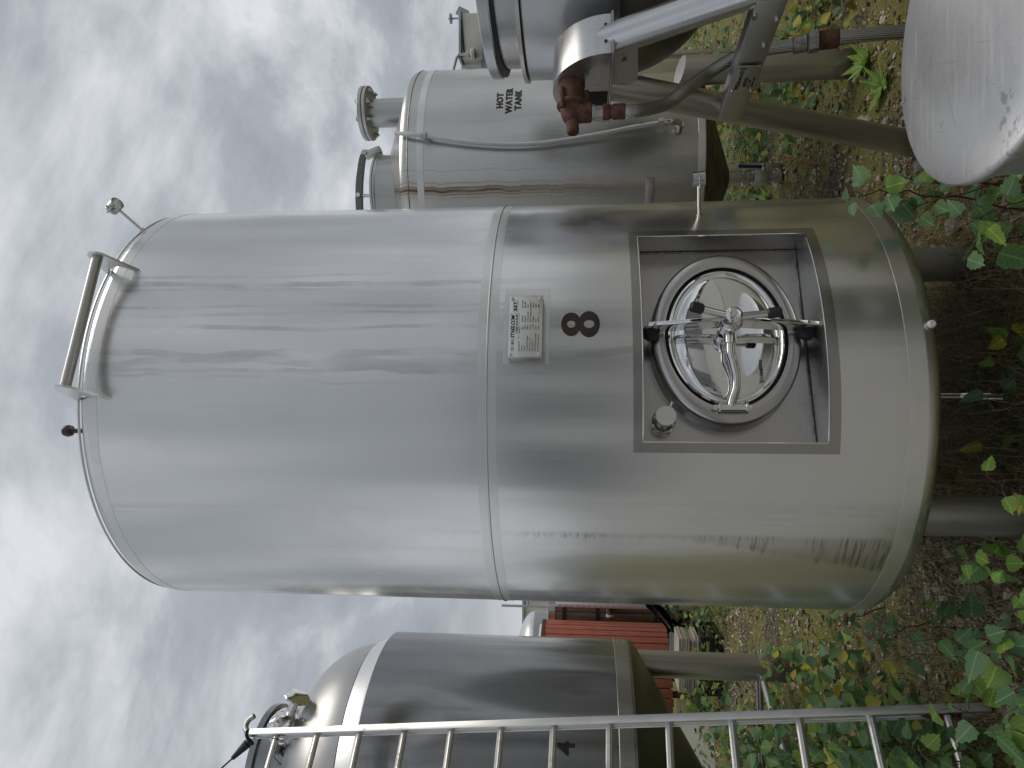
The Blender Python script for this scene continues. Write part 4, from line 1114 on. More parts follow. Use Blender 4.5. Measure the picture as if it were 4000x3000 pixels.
# hook, strap and cord at the top
tp = LP0 + ld * s1 - rd * .014
hk = [tp + ld * -.03 - fn_ * 0, tp + ld * .02, tp + ld * .055 + rd * -.015, tp + ld * .075 - rd * .045, tp + ld * .066 - rd * .078, tp + ld * .035 - rd * .098]
hko = LA.part('hook', MB().tube(smoothpath([Vector(x) for x in hk], 6), .016, 16), M['mixdark'])
LA.part('strap', MB().tube(smoothpath([tp - rd * .02 + ld * .012, tp + fn_ * .04 + ld * .015, tp + rd * .03 + fn_ * .03 + ld * .006, tp + rd * .05 - fn_ * .02], 5), .010, 8), M['black'], hko)
cl0 = tp + rd * .05 + ld * .02; cl1 = tp + rd * .13 + ld * .10
LA.part('cord_clip', MB().cyl(cl0, cl1, .026, .012, 18, bev=.003).cyl(cl0 - (cl1 - cl0) * .2, cl0, .02, n=16), M['black'], hko)
LA.part('cord', MB().tube([cl1, cl1 + (cl1 - cl0) * .9 + ld * .01], .005, 8), M['rust2'], hko)
tq = LP0 + LV * 12
LA.part('cable_tie', MB().tube([tq + rd * .02 + (fn_ * cos(a) + ld * sin(a)) * .0175 for a in [2 * pi * k / 14 for k in range(14)]], .0025, 5, closed=True).tube([tq + rd * .02 - ld * .017, tq + rd * .03 - ld * .06, tq + rd * .055 - ld * .10], .0025, 5), M['black'])
M['redpaint'] = plain('red_paint_smear', (.26, .03, .03), .5, 0, .4, 20, .1)
for k, (ps, pf, w_, h_) in enumerate(((-.12, -.0, .035, .012), (-.17, -.004, .03, .01), (-.22, .002, .02, .009))):
    q = LP0 + ld * (s1 + ps) + rd * -.002 + fn_ * (pf - .03 * (k == 0))
    LA.part('red_smear', MB().prism([q + ld * (w_ * cos(a) * (1 + .4 * sin(3 * a + k))) + fn_ * (h_ * sin(a) * (1 + .3 * cos(4 * a))) for a in [2 * pi * j / 14 for j in range(14)]], rd * .0006), M['redpaint'])

# ================================================================== RED PLANKED VAT
rc = Vector((-4.17, 9.98, 0)); rR = .80
RV = Thing('wooden_vat', 'red painted vat of upright planks on short posts', 'vat', rc)
rz0, rz1 = .44, 2.14
n_pl = 44
pw = 2 * pi * rR / n_pl
pm_ = mesh_of(MB().box((0, -rR, (rz0 + rz1) / 2), (pw * .90, .035, rz1 - rz0), None, .006), 'plank'); pm_.materials.append(M['redwood'])
for k in range(n_pl):
    o = bpy.data.objects.new('plank', pm_); COL.objects.link(o); o.parent = RV.o
    o.rotation_euler.z = 2 * pi * k / n_pl; o.location.z = random.uniform(-.008, .008)
RV.part('liner', MB().lathe([(0, rz0 + .03), (rR - .012, rz0 + .03), (rR - .012, rz1 - .02), (0, rz1 - .02)], 44, Matrix.Translation(rc)), M['dark'])
RV.part('top_hoop', MB().lathe([(rR + .016, rz1 - .03), (rR + .028, rz1 - .028), (rR + .028, rz1 + .012), (rR - .03, rz1 + .014)], 44, Matrix.Translation(rc)), M['rust'])
RV.part('lid', MB().lathe([(rR - .03, rz1 + .01), (rR - .05, rz1 + .05), (0, rz1 + .06)], 44, Matrix.Translation(rc)), M['cream'])
for k in range(6):
    a = -pi / 2 + .25 + 2 * pi * k / 6
    RV.part('post', MB().cyl(rc + Vector(((rR - .1) * cos(a), (rR - .1) * sin(a), 0)), rc + Vector(((rR - .1) * cos(a), (rR - .1) * sin(a), rz0 + .035)), .042, n=16), M['brownwood'])

# ================================================================== BROWN STAVE VAT BESIDE IT
bc = Vector((-3.62, 11.4, 0)); bR = .66
BV = Thing('stave_vat', 'weathered brown wooden vat of staves bound by dark straps', 'vat', bc)
n_pl = 34; pw = 2 * pi * bR / n_pl
pm_ = mesh_of(MB().box((0, -bR, 1.08), (pw * .96, .04, 1.86), None, .005), 'stave'); pm_.materials.append(M['brownwood'])
for k in range(n_pl):
    o = bpy.data.objects.new('stave', pm_); COL.objects.link(o); o.parent = BV.o; o.rotation_euler.z = 2 * pi * k / n_pl
    o.location.z = random.uniform(-.01, .01)
for z_ in (.5, 1.36, 1.86): BV.part('strap', MB().lathe([(bR + .018, z_ - .032), (bR + .026, z_ - .03), (bR + .026, z_ + .03), (bR + .018, z_ + .032)], 44, Matrix.Translation(bc)), M['black'])
BV.part('top_cover', MB().lathe([(bR + .01, 1.98), (bR + .03, 2.0), (bR + .03, 2.10), (0, 2.12)], 44, Matrix.Translation(bc)), M['polish'])
BV.part('block', MB().lathe([(0, 0), (bR - .03, 0), (bR - .03, 1.9), (0, 1.9)], 34, Matrix.Translation(bc)), M['dark'])
q = ony(2382, 2382, 10.55)
rp = BV.part('rusty_outlet', MB().tube([Vector((bc.x + .2, 10.85, q.z)), q + Vector((.05, .1, 0)), q + Vector((.05, 0, 0)), q + Vector((-.12, -.02, 0))], .05, 14).cyl(q + Vector((.12, 0, 0)), q + Vector((.04, 0, 0)), .075, n=18), M['rust2'])
BV.part('white_tag', MB().cyl(q + Vector((-.09, -.02, 0)), q + Vector((-.06, -.02, 0)), .056, n=16), M['white'], rp)

# ================================================================== GREY DOMED TANK FURTHER BACK
gc = Vector((-5.75, 15.0, 0)); gR = .92
GV = Thing('domed_tank', 'pale blue grey tank with bright dome and valve cluster behind the vats', 'tank', gc)
gzt = ony(2078, 2400, 14.4).z
GV.part('shell', MB().lathe([(gR, .3), (gR, gzt - .02), (gR - .02, gzt), (gR - .06, gzt)], 72, Matrix.Translation(gc)), M['grey'])
GV.part('dome', MB().lathe([(gR * cos(a) - .02, gzt + .36 * sin(a)) for a in [k * pi / 2 / 12 for k in range(12)]] + [(0, gzt + .36)], 72, Matrix.Translation(gc)), M['drum'])
gn = GV.part('neck', MB().lathe([(.22, gzt + .2), (.22, gzt + .52), (.25, gzt + .53), (.25, gzt + .56), (0, gzt + .57)], 32, Matrix.Translation(gc)), M['cream'])
nq = gc + Vector((.24, -.25, gzt + .52))
for dx, dz in ((.0, .1), (.12, .04)):
    p = nq + Vector((dx, 0, dz)); GV.part('valve', MB().cyl(p - Zz * .18, p + Zz * .05, .02, n=10).cyl(p - Vector((.07, 0, 0)), p + Vector((.07, 0, 0)), .016, n=10).cyl(p + Zz * .05, p + Zz * .12, .035, .03, n=10), M['leg'], gn)
for k in range(3):
    a = 2 * pi * k / 3; GV.part('leg', MB().cyl(gc + Vector((.7 * cos(a), .7 * sin(a), 0)), gc + Vector((.7 * cos(a), .7 * sin(a), .35)), .07, n=16), M['leg'])

# perforated post and lamp pole, far hall
q = ony(2170, 2356, 10.3)
pb = Vector((q.x, 10.3, 0))
PP = Thing('perforated_post', 'slim galvanised perforated post between the tank and stave vat', 'post', pb)
PP.part('upright', MB().box(pb + Zz * (q.z / 2), (.09, .06, q.z), None, .006), M['drum'])
for k in range(14): PP.part('stud', MB().cyl(pb + Vector((-.02, -.03, q.z - .06 - k * .085)), pb + Vector((-.02, -.042, q.z - .06 - k * .085)), .014, n=10), M['leg'])
q = ony(1960, 2365, 26)
pb = Vector((q.x, 26, 0))
LPo = Thing('lamp_pole', 'thin grey pole with a small hook arm in the far background', 'pole', pb)
LPo.part('pole', MB().cyl(pb, pb + Zz * q.z, .05, .045, 14), M['grey'])
LPo.part('hook_arm', MB().tube([pb + Zz * (q.z - 1.0), pb + Vector((.2, 0, q.z - .95)), pb + Vector((.32, 0, q.z - .8)), pb + Vector((.42, 0, q.z - 1.0)), pb + Vector((.5, 0, q.z - 1.1))], .03, 8), M['leg'])
hallz = ony(2050, 2350, 44).z
HL = Thing('warehouse', 'long cream clad warehouse with a dark window band far behind', 'building', (-17, 50, 0))
HL.part('wall', MB().box((-17, 50, hallz / 2), (26, 12, hallz)), M['cream'])
for k in range(26): HL.part('cladding_rib', MB().box((-29.6 + k * 1.0, 43.97, hallz / 2), (.12, .05, hallz - .1)), M['cream'])
HL.part('roof', MB().box((-17, 50, hallz + .08), (26.4, 12.4, .16), None, .03), M['grey'])
for k in range(8):
    wx = -28 + k * 3.1; f = HL.part('window', MB().box((wx, 43.94, hallz - 1.9), (2.4, .06, .9)), M['white'])
    HL.part('pane', MB().box((wx, 43.90, hallz - 1.9), (2.2, .04, .7)), M['glass'], f)

# ================================================================== BOARDS, CRATE, PANEL, SHEETING, RAIL
ck = Thing('plastic_crate', 'black plastic crate under the stack of grey boards', 'crate', (-3.2, 8.5, 0))
for zc in (.04, .13, .225): ck.part('slat', MB().box((-3.2, 8.22, zc), (.66, .02, .05), None, .004).box((-3.2, 8.78, zc), (.66, .02, .05), None, .004).box((-3.52, 8.5, zc), (.02, .54, .05), None, .004).box((-2.88, 8.5, zc), (.02, .54, .05), None, .004), M['blkplastic'])
for sx_ in (-1, 1):
    for sy_ in (-1, 1): ck.part('corner_post', MB().box((-3.2 + sx_ * .31, 8.5 + sy_ * .26, .132), (.05, .05, .264), None, .005), M['blkplastic'])
ck.part('base', MB().box((-3.2, 8.5, .012), (.62, .52, .02)), M['blkplastic'])
for k in range(9):
    z_ = .281 + k * .0258
    mbx = MB().box((-3.22 + random.uniform(-.02, .02), 8.46 + random.uniform(-.01, .01), z_), (.62, .40, .022), Matrix.Rotation(random.uniform(-.03, .03), 3, 'Z'), .003)
    single('wooden_board', mbx, M['greywood'], 'grey weathered board, %s in the stack on the black crate' % ('lowest', 'second from the bottom', 'third from the bottom', 'fourth from the bottom', 'exactly midway', 'fourth from the top', 'third from the top', 'second from the top', 'topmost')[k], 'board', 'boards in the stack on the crate')
pz = MB().prism([(-4.1, 8.9, .0), (-5.3, 8.5, .0), (-5.3, 8.55, .62), (-4.12, 8.95, .60)], (0.02, .05, 0))
single('pale_panel', pz, M['cream'], 'pale stone coloured panel leaning behind the conical tank base', 'panel')
g = MB(); us = [k / 26 for k in range(27)]
def tarp(u, v):
    x = -3.12 + .75 * u - .16 * v; z = .50 + .62 * u * (1 - .35 * v) + .12 * v
    y = 9.05 + .08 * sin(9 * u + 5 * v) + .06 * abs(sin(14 * u - 8 * v)) + .05 * sin(23 * v + 11 * u)
    z += .035 * sin(17 * u * v + 6 * u) - .45 * v * (1 - u) * .4
    return Vector((x, y - .18 * v, z - .30 * v))
g.grid(tarp, us, us)
g.grid(lambda u, v: tarp(u, v) + Vector((0, .006, 0)), us, us)
single('plastic_sheet', g, M['blkplastic'], 'crumpled black plastic sheeting hanging beside the red vat', 'sheeting', sharp=25)
single('steel_channel', MB().box((-2.9, 9.35, .40), (1.6, .09, .10), None, .004).box((-2.9, 9.30, .462), (1.6, .012, .02), None, .002).box((-3.5, 9.35, .175), (.09, .09, .35)).box((-2.3, 9.35, .175), (.09, .09, .35)), M['grey'], 'grey steel channel on blocks with a bright upper edge', 'beam')

# ================================================================== THE YARD BEHIND THE CAMERA (seen in the polished lid)
WH = Thing('storage_hall', 'slate grey storage hall with white sliding doors across the yard', 'building', (2, -18, 0))
M['slate'] = plain('slate_cladding', (.27, .275, .275), .6, 0, .25, 2, .05)
WH.part('wall', MB().box((2, -18, 2.05), (38, 8, 4.1)), M['slate'])
WH.part('roof', MB().box((2, -18, 4.18), (38.6, 8.6, .16)), M['grey'])
for x_ in (-4.5, 3.5, 11.0): WH.part('sliding_door', MB().box((x_, -13.96, 1.7), (3.4, .1, 3.4), None, .02), M['white'])
for k in range(3): WH.part('window', MB().box((-13 + k * 2.6, -13.97, 2.4), (1.6, .08, 1.1)), M['glass'])
RK = Thing('pallet_rack', 'steel rack stacked with brown crates across the yard', 'rack', (4.2, -9.5, 0))
for x_ in (3.0, 5.4):
    for y_ in (-9.1, -9.9): RK.part('upright', MB().box((x_, y_, 1.1), (.08, .08, 2.2)), M['blue'])
for z_ in (.6, 1.3, 2.0): RK.part('shelf', MB().box((4.2, -9.5, z_), (2.5, .9, .06)), M['greywood'])
for k, (x_, z_, nm) in enumerate(((3.5, .85, 'lowest'), (4.4, 1.55, 'middle'), (3.9, 2.25, 'top'))):
    single('storage_crate', MB().box((x_, -9.5, z_), (.6, .7, .44), None, .01).box((x_, -9.13, z_ + .1), (.62, .04, .06)).box((x_, -9.13, z_ - .12), (.62, .04, .06)), M['brownwood'] if k % 2 else M['rust2'], 'brown slatted crate kept on the %s shelf of the pallet rack' % nm, 'crate', 'crates on the rack')

# ================================================================== VEGETATION
def leaf_mesh(name, seed, wid=.86, tip=1.0, n=9, teeth=.05):
    r = random.Random(seed); me = bpy.data.meshes.new(name); vs = []; uv = []
    fold = r.uniform(.15, .45); curl = r.uniform(.05, .45); tw = r.uniform(-.25, .25); wave = r.uniform(.0, .06)
    def P(x, y):
        z = -fold * abs(x) - curl * y * y * .5 + tw * x * y + wave * sin(9 * y + 5 * x) + abs(x) ** 2 * .35
        return (x, y, z)
    prof = []
    for k in range(n + 1):
        t = k / n
        w = wid * .5 * (sin(pi * min(1, t * 1.02) ** .62) ** .8) * (1 - .25 * t)
        if t > .55: w *= 1 - .15 * (t - .55)
        if k in (0, n): w = 0
        prof.append((t, w))
    for t, w in prof: vs.append(P(0, t)); uv.append((0, t))
    for s_ in (-1, 1):
        for k, (t, w) in enumerate(prof):
            ww = w * (1 + (teeth if k % 2 else -teeth) * 2 + r.uniform(-.04, .04)); tt = t - (.10 * (1 - t) if 0 < k < 4 else 0) + (.02 if k % 2 else -.02)
            vs.append(P(s_ * ww, tt)); uv.append((s_ * ww, tt))
    N1 = n + 1; fs = []
    for k in range(n):
        fs.append([k, N1 + k, N1 + k + 1, k + 1]); fs.append([k, k + 1, 2 * N1 + k + 1, 2 * N1 + k])
    bm = bmesh.new(); bv = [bm.verts.new(v) for v in vs]
    ul = bm.loops.layers.uv.new('UVMap')
    for f in fs:
        ids = [i for i in f]
        pts = []
        for i in ids:
            if not any((Vector(vs[i]) - Vector(vs[j])).length < 1e-6 for j in pts): pts.append(i)
        if len(pts) < 3: continue
        try: fc = bm.faces.new([bv[i] for i in pts])
        except ValueError: continue
        fc.smooth = True
        for l, i in zip(fc.loops, pts): l[ul].uv = uv[i]
    bmesh.ops.delete(bm, geom=[v for v in bm.verts if not v.link_faces], context='VERTS')
    bm.to_mesh(me); bm.free()
    return me
LEAF = {}
for mk in ('leaf_g', 'leaf_b', 'leaf_l', 'leaf_y'):
    LEAF[mk] = []
    for k in range(5):
        me = leaf_mesh('leaf', 40 + k * 7, .80 + .05 * k); me.materials.append(M[mk]); LEAF[mk].append(me)
LANCE = []
for k in range(3):
    me = leaf_mesh('leaf', 90 + k, .40, teeth=.0); me.materials.append(M['leaf_l']); LANCE.append(me)


def sapling(name, label, cat, base, tip, nleaf, size, pal, seed, bow=(0, 0, 0), start=.2, group=None, thick=.005, lance=False, face=.5):
    r = random.Random(seed)
    base = Vector(base); base.z = float(gz(base.x, base.y)) - .01; tip = Vector(tip); bow = Vector(bow)
    T_ = Thing(name, label, cat, base, group)
    n = 14
    pts = [base.lerp(tip, k / n) + bow * (4 * (k / n) * (1 - k / n)) + Vector((r.uniform(-1, 1), r.uniform(-1, 1), 0)) * .008 for k in range(n + 1)]
    st = MB().tube(pts, [thick * (1 - .75 * k / n) for k in range(n + 1)], 6)
    leaves = []
    phi = r.uniform(0, 6.28)
    for k in range(nleaf):
        t = start + (1 - start) * (k + r.uniform(.2, .8)) / nleaf
        i = min(n - 1, int(t * n)); p = pts[i].lerp(pts[i + 1], t * n - i)
        ax_ = (pts[i + 1] - pts[i]).normalized()
        phi += 2.4 + r.uniform(-.5, .5)
        x_, y_, _ = frame(ax_)
        out = (x_ * cos(phi) + y_ * sin(phi) + ax_ * .35 + Vector((0, 0, -.05))).normalized()
        pet = size * r.uniform(.35, .7)
        q = p + out * pet
        st.tube([p, p.lerp(q, .5) + Vector((0, 0, .01)), q], .0013 if size > .05 else .0008, 4)
        d = (out + Vector((0, 0, -r.uniform(.15, .9)))).normalized()
        nr = Vector((r.uniform(-.5, .5), -face + r.uniform(-.5, .4), .75 + r.uniform(-.3, .3)))
        x_ = d.cross(nr).normalized(); z_ = x_.cross(d)
        s_ = size * r.uniform(.6, 1.15) * (1 - .35 * max(0, t - .75) / .25)
        mat3 = Matrix((x_, d, z_)).transposed() * s_
        mm = mat3.to_4x4(); mm.translation = q - base
        me = r.choice(LANCE) if lance else r.choice(LEAF[r.choices(list(pal), list(pal.values()))[0]])
        leaves.append((me, mm))
    T_.part('stem', st, M['stem'])
    for me, mm in leaves:
        o = bpy.data.objects.new('leaf', me); COL.objects.link(o); o.parent = T_.o; o.matrix_local = mm
    return T_


GB = {'leaf_g': 5, 'leaf_b': 6, 'leaf_l': 2, 'leaf_y': .25}
GL = {'leaf_g': 3, 'leaf_l': 5, 'leaf_y': .4}
GY = {'leaf_g': 3, 'leaf_b': 2, 'leaf_l': 3, 'leaf_y': 1.3}
def gp(px, py): p = onz(px, py, 0); return p
SPEC = [
    # name label base tip n size palette seed bow
    ('arching poplar shoot crossing the lower rim of the tank marked 8', (.50, 2.42), ony(3320, 765, 2.30), 22, .085, GB, 1, (.05, 0, .10)),
    ('leafy poplar shoot between the aluminium drum and the tank marked 8', (.60, 2.22), ony(3560, 815, 2.28), 14, .085, GB, 2, (.03, 0, .04)),
    ('poplar shoot with drooping leaves before the tank leg near the drum', (.40, 2.28), ony(3760, 1010, 2.22), 16, .10, GB, 3, (.05, -.02, .05)),
    ('short poplar shoot with a yellow leaf beside the drum foot', (.66, 2.02), ony(3770, 880, 2.08), 10, .08, GY, 4, (0, 0, .02)),
    ('pale green shoot standing before the leaf shaded drain pipe', (-.30, 2.18), ony(3840, 1870, 2.15), 7, .085, GL, 5, (0, 0, 0)),
    ('bright lime green shoot beside the tank leg next to the gravel', (-.58, 2.30), ony(3770, 2130, 2.28), 16, .085, GL, 6, (-.03, 0, .04)),
    ('lime green shoot with toothed leaves by the gravel patch', (-.66, 2.10), ony(3850, 2280, 2.1), 12, .08, GL, 7, (0, 0, .03)),
    ('poplar shoot with a large yellow leaf on open gravel', (-.86, 2.62), ony(3600, 2440, 2.62), 7, .105, GY, 8, (0, 0, .03)),
    ('dark blue green poplar shoot on the gravel facing the ladder foot', (-.98, 2.40), ony(3720, 2560, 2.38), 12, .095, GB, 9, (0, 0, .03)),
    ('broad leaved poplar shoot close to the ladder stile', (-1.02, 2.16), ony(3820, 2480, 2.14), 16, .11, GB, 10, (.03, 0, .03)),
    ('tall poplar shoot covering the lowest ladder bracket', (-1.12, 2.30), ony(3700, 2740, 2.28), 16, .105, GB, 11, (0, 0, .05)),
    ('poplar shoot with reddish tips overlapping the ladder foot', (-1.10, 2.02), ony(3860, 2790, 2.02), 14, .11, GB, 12, (0, 0, .05)),
    ('poplar shoot with hanging leaves beside the ladder foot', (-1.00, 1.98), ony(3960, 2620, 1.98), 14, .11, GB, 13, (0, 0, .02)),
    ('creeping poplar runner climbing the leg of the conical tank', (-1.95, 4.95), ony(3010, 2560, 5.30), 26, .085, GB, 14, (0, 0, .12)),
    ('poplar runner with yellow leaves on soil before the conical tank leg', (-1.50, 4.20), ony(3180, 2610, 4.5), 22, .085, GY, 15, (0, 0, .06)),
    ('small bushy poplar runner on mossy ground left of the tank marked 8', (-1.18, 3.95), ony(3240, 2470, 4.0), 14, .075, GB, 16, (0, 0, .04)),
    ('low green plant at the edge of the tank marked 8 on moss', (-1.25, 4.75), ony(3010, 2440, 4.8), 9, .07, GL, 17, (0, 0, .02)),
    ('tiny poplar shoot on open soil near the gravel', (-1.05, 3.35), ony(3430, 2500, 3.4), 9, .07, GB, 18, (0, 0, .02)),
    ('dense poplar bush behind the middle ladder rungs', (-1.75, 3.55), ony(3180, 2900, 3.5), 30, .10, GB, 19, (0, 0, .06)),
    ('spreading poplar bush behind the lower ladder rungs', (-1.55, 3.05), ony(3420, 2900, 3.05), 28, .105, GB, 20, (0, 0, .05)),
    ('poplar bush with yellow leaves behind the lowest ladder rung', (-1.42, 2.75), ony(3560, 2930, 2.75), 22, .095, GY, 21, (0, 0, .04)),
    ('shady poplar bush under the cone of the conical tank', (-2.3, 4.3), ony(2900, 2900, 4.2), 30, .11, GB, 22, (0, 0, .06)),
    ('yellow green sprig beside the black crate', (-2.55, 8.1), ony(2660, 2440, 8.3), 22, .085, GY, 23, (0, 0, .05)),
    ('yellow green sprig before the posts of the red vat', (-3.30, 8.0), ony(2690, 2540, 8.1), 24, .085, GY, 24, (0, 0, .05)),
    ('climbing sprig between the steel channel and sheeting', (-2.75, 9.0), ony(2590, 2400, 9.1), 20, .09, GY, 25, (0, 0, .04)),
    ('green sprig growing beside the pale panel', (-3.85, 8.2), ony(2660, 2680, 8.3), 22, .095, GL, 26, (0, 0, .05)),
    ('leafy sprig over the pale panel corner', (-4.1, 7.9), ony(2720, 2700, 8.0), 22, .10, GB, 27, (0, 0, .05)),
    ('leafy sprig between the ladder and the pale panel', (-3.5, 6.6), ony(2850, 2780, 6.7), 24, .10, GY, 28, (0, 0, .05)),
    ('round leaved sprig below the mixer cross plate', (2.25, 5.6), ony(2700, 150, 5.5), 22, .085, GY, 29, (0, 0, .03)),
    ('round leaved sprig behind the hot water tank leg', (2.0, 6.6), ony(2740, 280, 6.5), 22, .10, GY, 30, (0, 0, .03)),
    ('round leaved sprig right of the hot water tank leg', (2.3, 4.9), ony(2890, 130, 4.9), 24, .085, GY, 31, (0, 0, .03)),
    ('vine like sprig trailing in shade under the tank marked 8', (.05, 2.65), ony(3960, 1300, 2.55), 9, .09, GY, 32, (0, 0, .02)),
    ('dull green sprig beside the drain pipe under the tank', (-.12, 2.70), ony(3850, 1470, 2.75), 8, .10, GB, 33, (0, 0, .02)),
    ('shaded sprig with one yellow leaf behind the drain pipe', (-.25, 2.75), ony(3900, 1720, 2.8), 9, .09, GY, 34, (0, 0, .02)),
    ('slender shoot growing at the far side of the drum', (.62, 2.45), ony(3530, 700, 2.45), 8, .07, GB, 35, (0, 0, .02)),
]
for lab, (bx_, by_), tip_, nl, sz_, pal, seed, bow in SPEC:
    if by_ < 3.0: sz_ *= .93
    sapling('poplar_sapling' if 'poplar' in lab else 'leafy_sprig', lab, 'sapling' if 'poplar' in lab else 'plant', (bx_, by_, 0), tip_, nl, sz_, pal, seed, bow, .12 if nl > 12 else .3)
for lab, px, py, nl, seed in (('rosette weed with narrow leaves beside the hot water tank leg foot', 3395, 240, 13, 50), ('narrow leaved rosette weed close to the drum', 3455, 335, 11, 51), ('small weed below the hot water tank valve', 3000, 780, 9, 52)):
    p = gp(px, py)
    r = random.Random(seed); T_ = Thing('rosette_weed', lab, 'weed', p)
    T_.part('crown', MB().lathe([(.008, -.01), (.012, .01), (0, .02)], 8, Matrix.Translation(p)), M['stem'])
    for k in range(nl):
        a = 2.4 * k; el = r.uniform(.2, .8); d = Vector((cos(a) * cos(el), sin(a) * cos(el), sin(el))); x_ = d.cross(Zz).normalized(); z_ = x_.cross(d)
        mm = (Matrix((x_, d, z_)).transposed() * r.uniform(.09, .16)).to_4x4(); mm.translation = Vector((0, 0, .01))
        o = bpy.data.objects.new('leaf', r.choice(LANCE)); COL.objects.link(o); o.parent = T_.o; o.matrix_local = mm
# dry seed stalk
p0 = gp(3230, 640); p1 = gp(3060, 615) + Zz * .05
g = MB().tube([p0 + (p1 - p0) * k / 8 + Zz * .02 for k in range(9)], .006, 6)
rr = random.Random(5)
for k in range(60):
    q = p0 + (p1 - p0) * rr.random() + Zz * .02; e = q + Vector((rr.uniform(-1, 1), rr.uniform(-1, 1), rr.uniform(-.2, 1))) * .03; g.cyl(q, e, .004, .001, 4)
single('dry_seed_stalk', g, plain('dry_ochre_stalk', (.30, .17, .06), .8, 0, .4, 40, .2), 'dry ochre seed stalk lying on gravel below the hot water tank', 'stalk')

# ---- loose stuff on the ground
def scatter_xy(n, x0, x1, y0, y1):
    return rng.uniform(x0, x1, n), rng.uniform(y0, y1, n)
octv = np.array([[1, 0, 0], [-1, 0, 0], [0, 1, 0], [0, -1, 0], [0, 0, 1], [0, 0, -1], [.6, .6, .5], [-.6, .6, .5], [-.6, -.6, .5], [.6, -.6, .5]])
bm = bmesh.new()
for v in octv: bm.verts.new(v)
bmesh.ops.convex_hull(bm, input=bm.verts); bm.verts.index_update()
bmesh.ops.triangulate(bm, faces=bm.faces)
sv_ = np.array([v.co[:] for v in bm.verts]); sf_ = np.array([[v.index for v in f.verts] for f in bm.faces]); bm.free()
def stones(name, x, y, size, cols, flat=.7):
    n = len(x); ang = rng.uniform(0, 6.28, n)
    jit = rng.uniform(.55, 1.25, (n, len(sv_), 1))
    v = sv_[None] * jit * size[:, None, None] * np.array([1, .75, flat])[None, None]
    t = rng.normal(0, .35, (n, 2))
    c, s = np.cos(ang)[:, None], np.sin(ang)[:, None]
    X = v[:, :, 0] * c - v[:, :, 1] * s; Y = v[:, :, 0] * s + v[:, :, 1] * c
    Z = v[:, :, 2] + X * t[:, :1] + Y * t[:, 1:]
    V = np.stack([X + x[:, None], Y + y[:, None], Z + gz(x, y)[:, None] + size[:, None] * .15], -1).reshape(-1, 3)
    F = (sf_[None] + (np.arange(n) * len(sv_))[:, None, None]).reshape(-1, 3)
    tint = np.repeat(cols, len(sv_), 0)
    o = np_mesh(name, V, F, M['stone'], False, tint); o['kind'] = 'stuff'; return o
def stone_cols(n):
    base = np.array([[.54, .47, .34], [.42, .36, .25], [.28, .24, .17], [.62, .56, .42], [.20, .15, .10], [.36, .28, .17]])
    return base[rng.integers(0, len(base), n)] * rng.uniform(.7, 1.2, (n, 1))
X, Y = [], []
def nz(x, y): return .5 + .25 * (np.sin(1.7 * x + 2.1 * y) + np.sin(3.1 * x - 1.3 * y + 2))
x, y = scatter_xy(40000, -4.5, 4.0, 1.7, 8.8); k_ = rng.random(len(x)) < (.25 + .75 * nz(x, y)); X.append(x[k_]); Y.append(y[k_])
for cxx, cyy, sx_, sy_, n in ((-.85, 2.95, .20, .28, 2600), (-.75, 2.45, .2, .2, 1200), (-1.0, 2.6, .25, .25, 1000), (.9, 3.0, .4, .4, 900), (.65, 2.4, .25, .25, 600), (-2.3, 7.4, .9, .7, 1500), (1.3, 3.9, .5, .7, 1200)):
    X.append(rng.normal(cxx, sx_, n)); Y.append(rng.normal(cyy, sy_, n))
X.append(rng.uniform(.8, 6, 6000)); Y.append(rng.uniform(8.3, 12, 6000))
X = np.concatenate(X); Y = np.concatenate(Y)
sz = np.clip(rng.lognormal(math.log(.0088), .55, len(X)), .003, .036)
o = stones('gravel', X, Y, sz, stone_cols(len(X))); o['label'] = 'pale limestone gravel scattered over dark soil'
# larger single stones that can be picked out
STN = ('beside the tank marked 8 near the scuffed side', 'near the ladder foot', 'on moss left of the tank marked 8', 'beside the mixer frame tube', 'clod shaped, by the poplar shoots near the drum', 'close under the drum rim', 'next to the frame tube foot', 'by the leg of the tank marked 8', 'between the drum and hot water tank')
for k, (px, py, s_) in enumerate(((3640, 2315, .035), (3635, 2615, .022), (3290, 2505, .02), (3400, 480, .04), (3740, 880, .05), (3950, 780, .03), (3470, 480, .03), (3560, 1240, .022), (3440, 700, .022))):
    p = gp(px, py); r = random.Random(k)
    bm = bmesh.new(); bmesh.ops.create_icosphere(bm, subdivisions=2, radius=s_)
    for v in bm.verts: v.co *= r.uniform(.8, 1.15); v.co.z *= .6; v.co += p + Zz * s_ * .35
    bm.verts.index_update()
    single('stone', MB().add([v.co.copy() for v in bm.verts], [[v.index for v in f.verts] for f in bm.faces]), plain('limestone', (.40, .36, .28), .85, 0, .35, 60, .3) if k == 0 else bpy.data.materials['limestone'], 'large pale stone ' + STN[k], 'stone', 'larger stones in the gravel', sharp=20); bm.free()

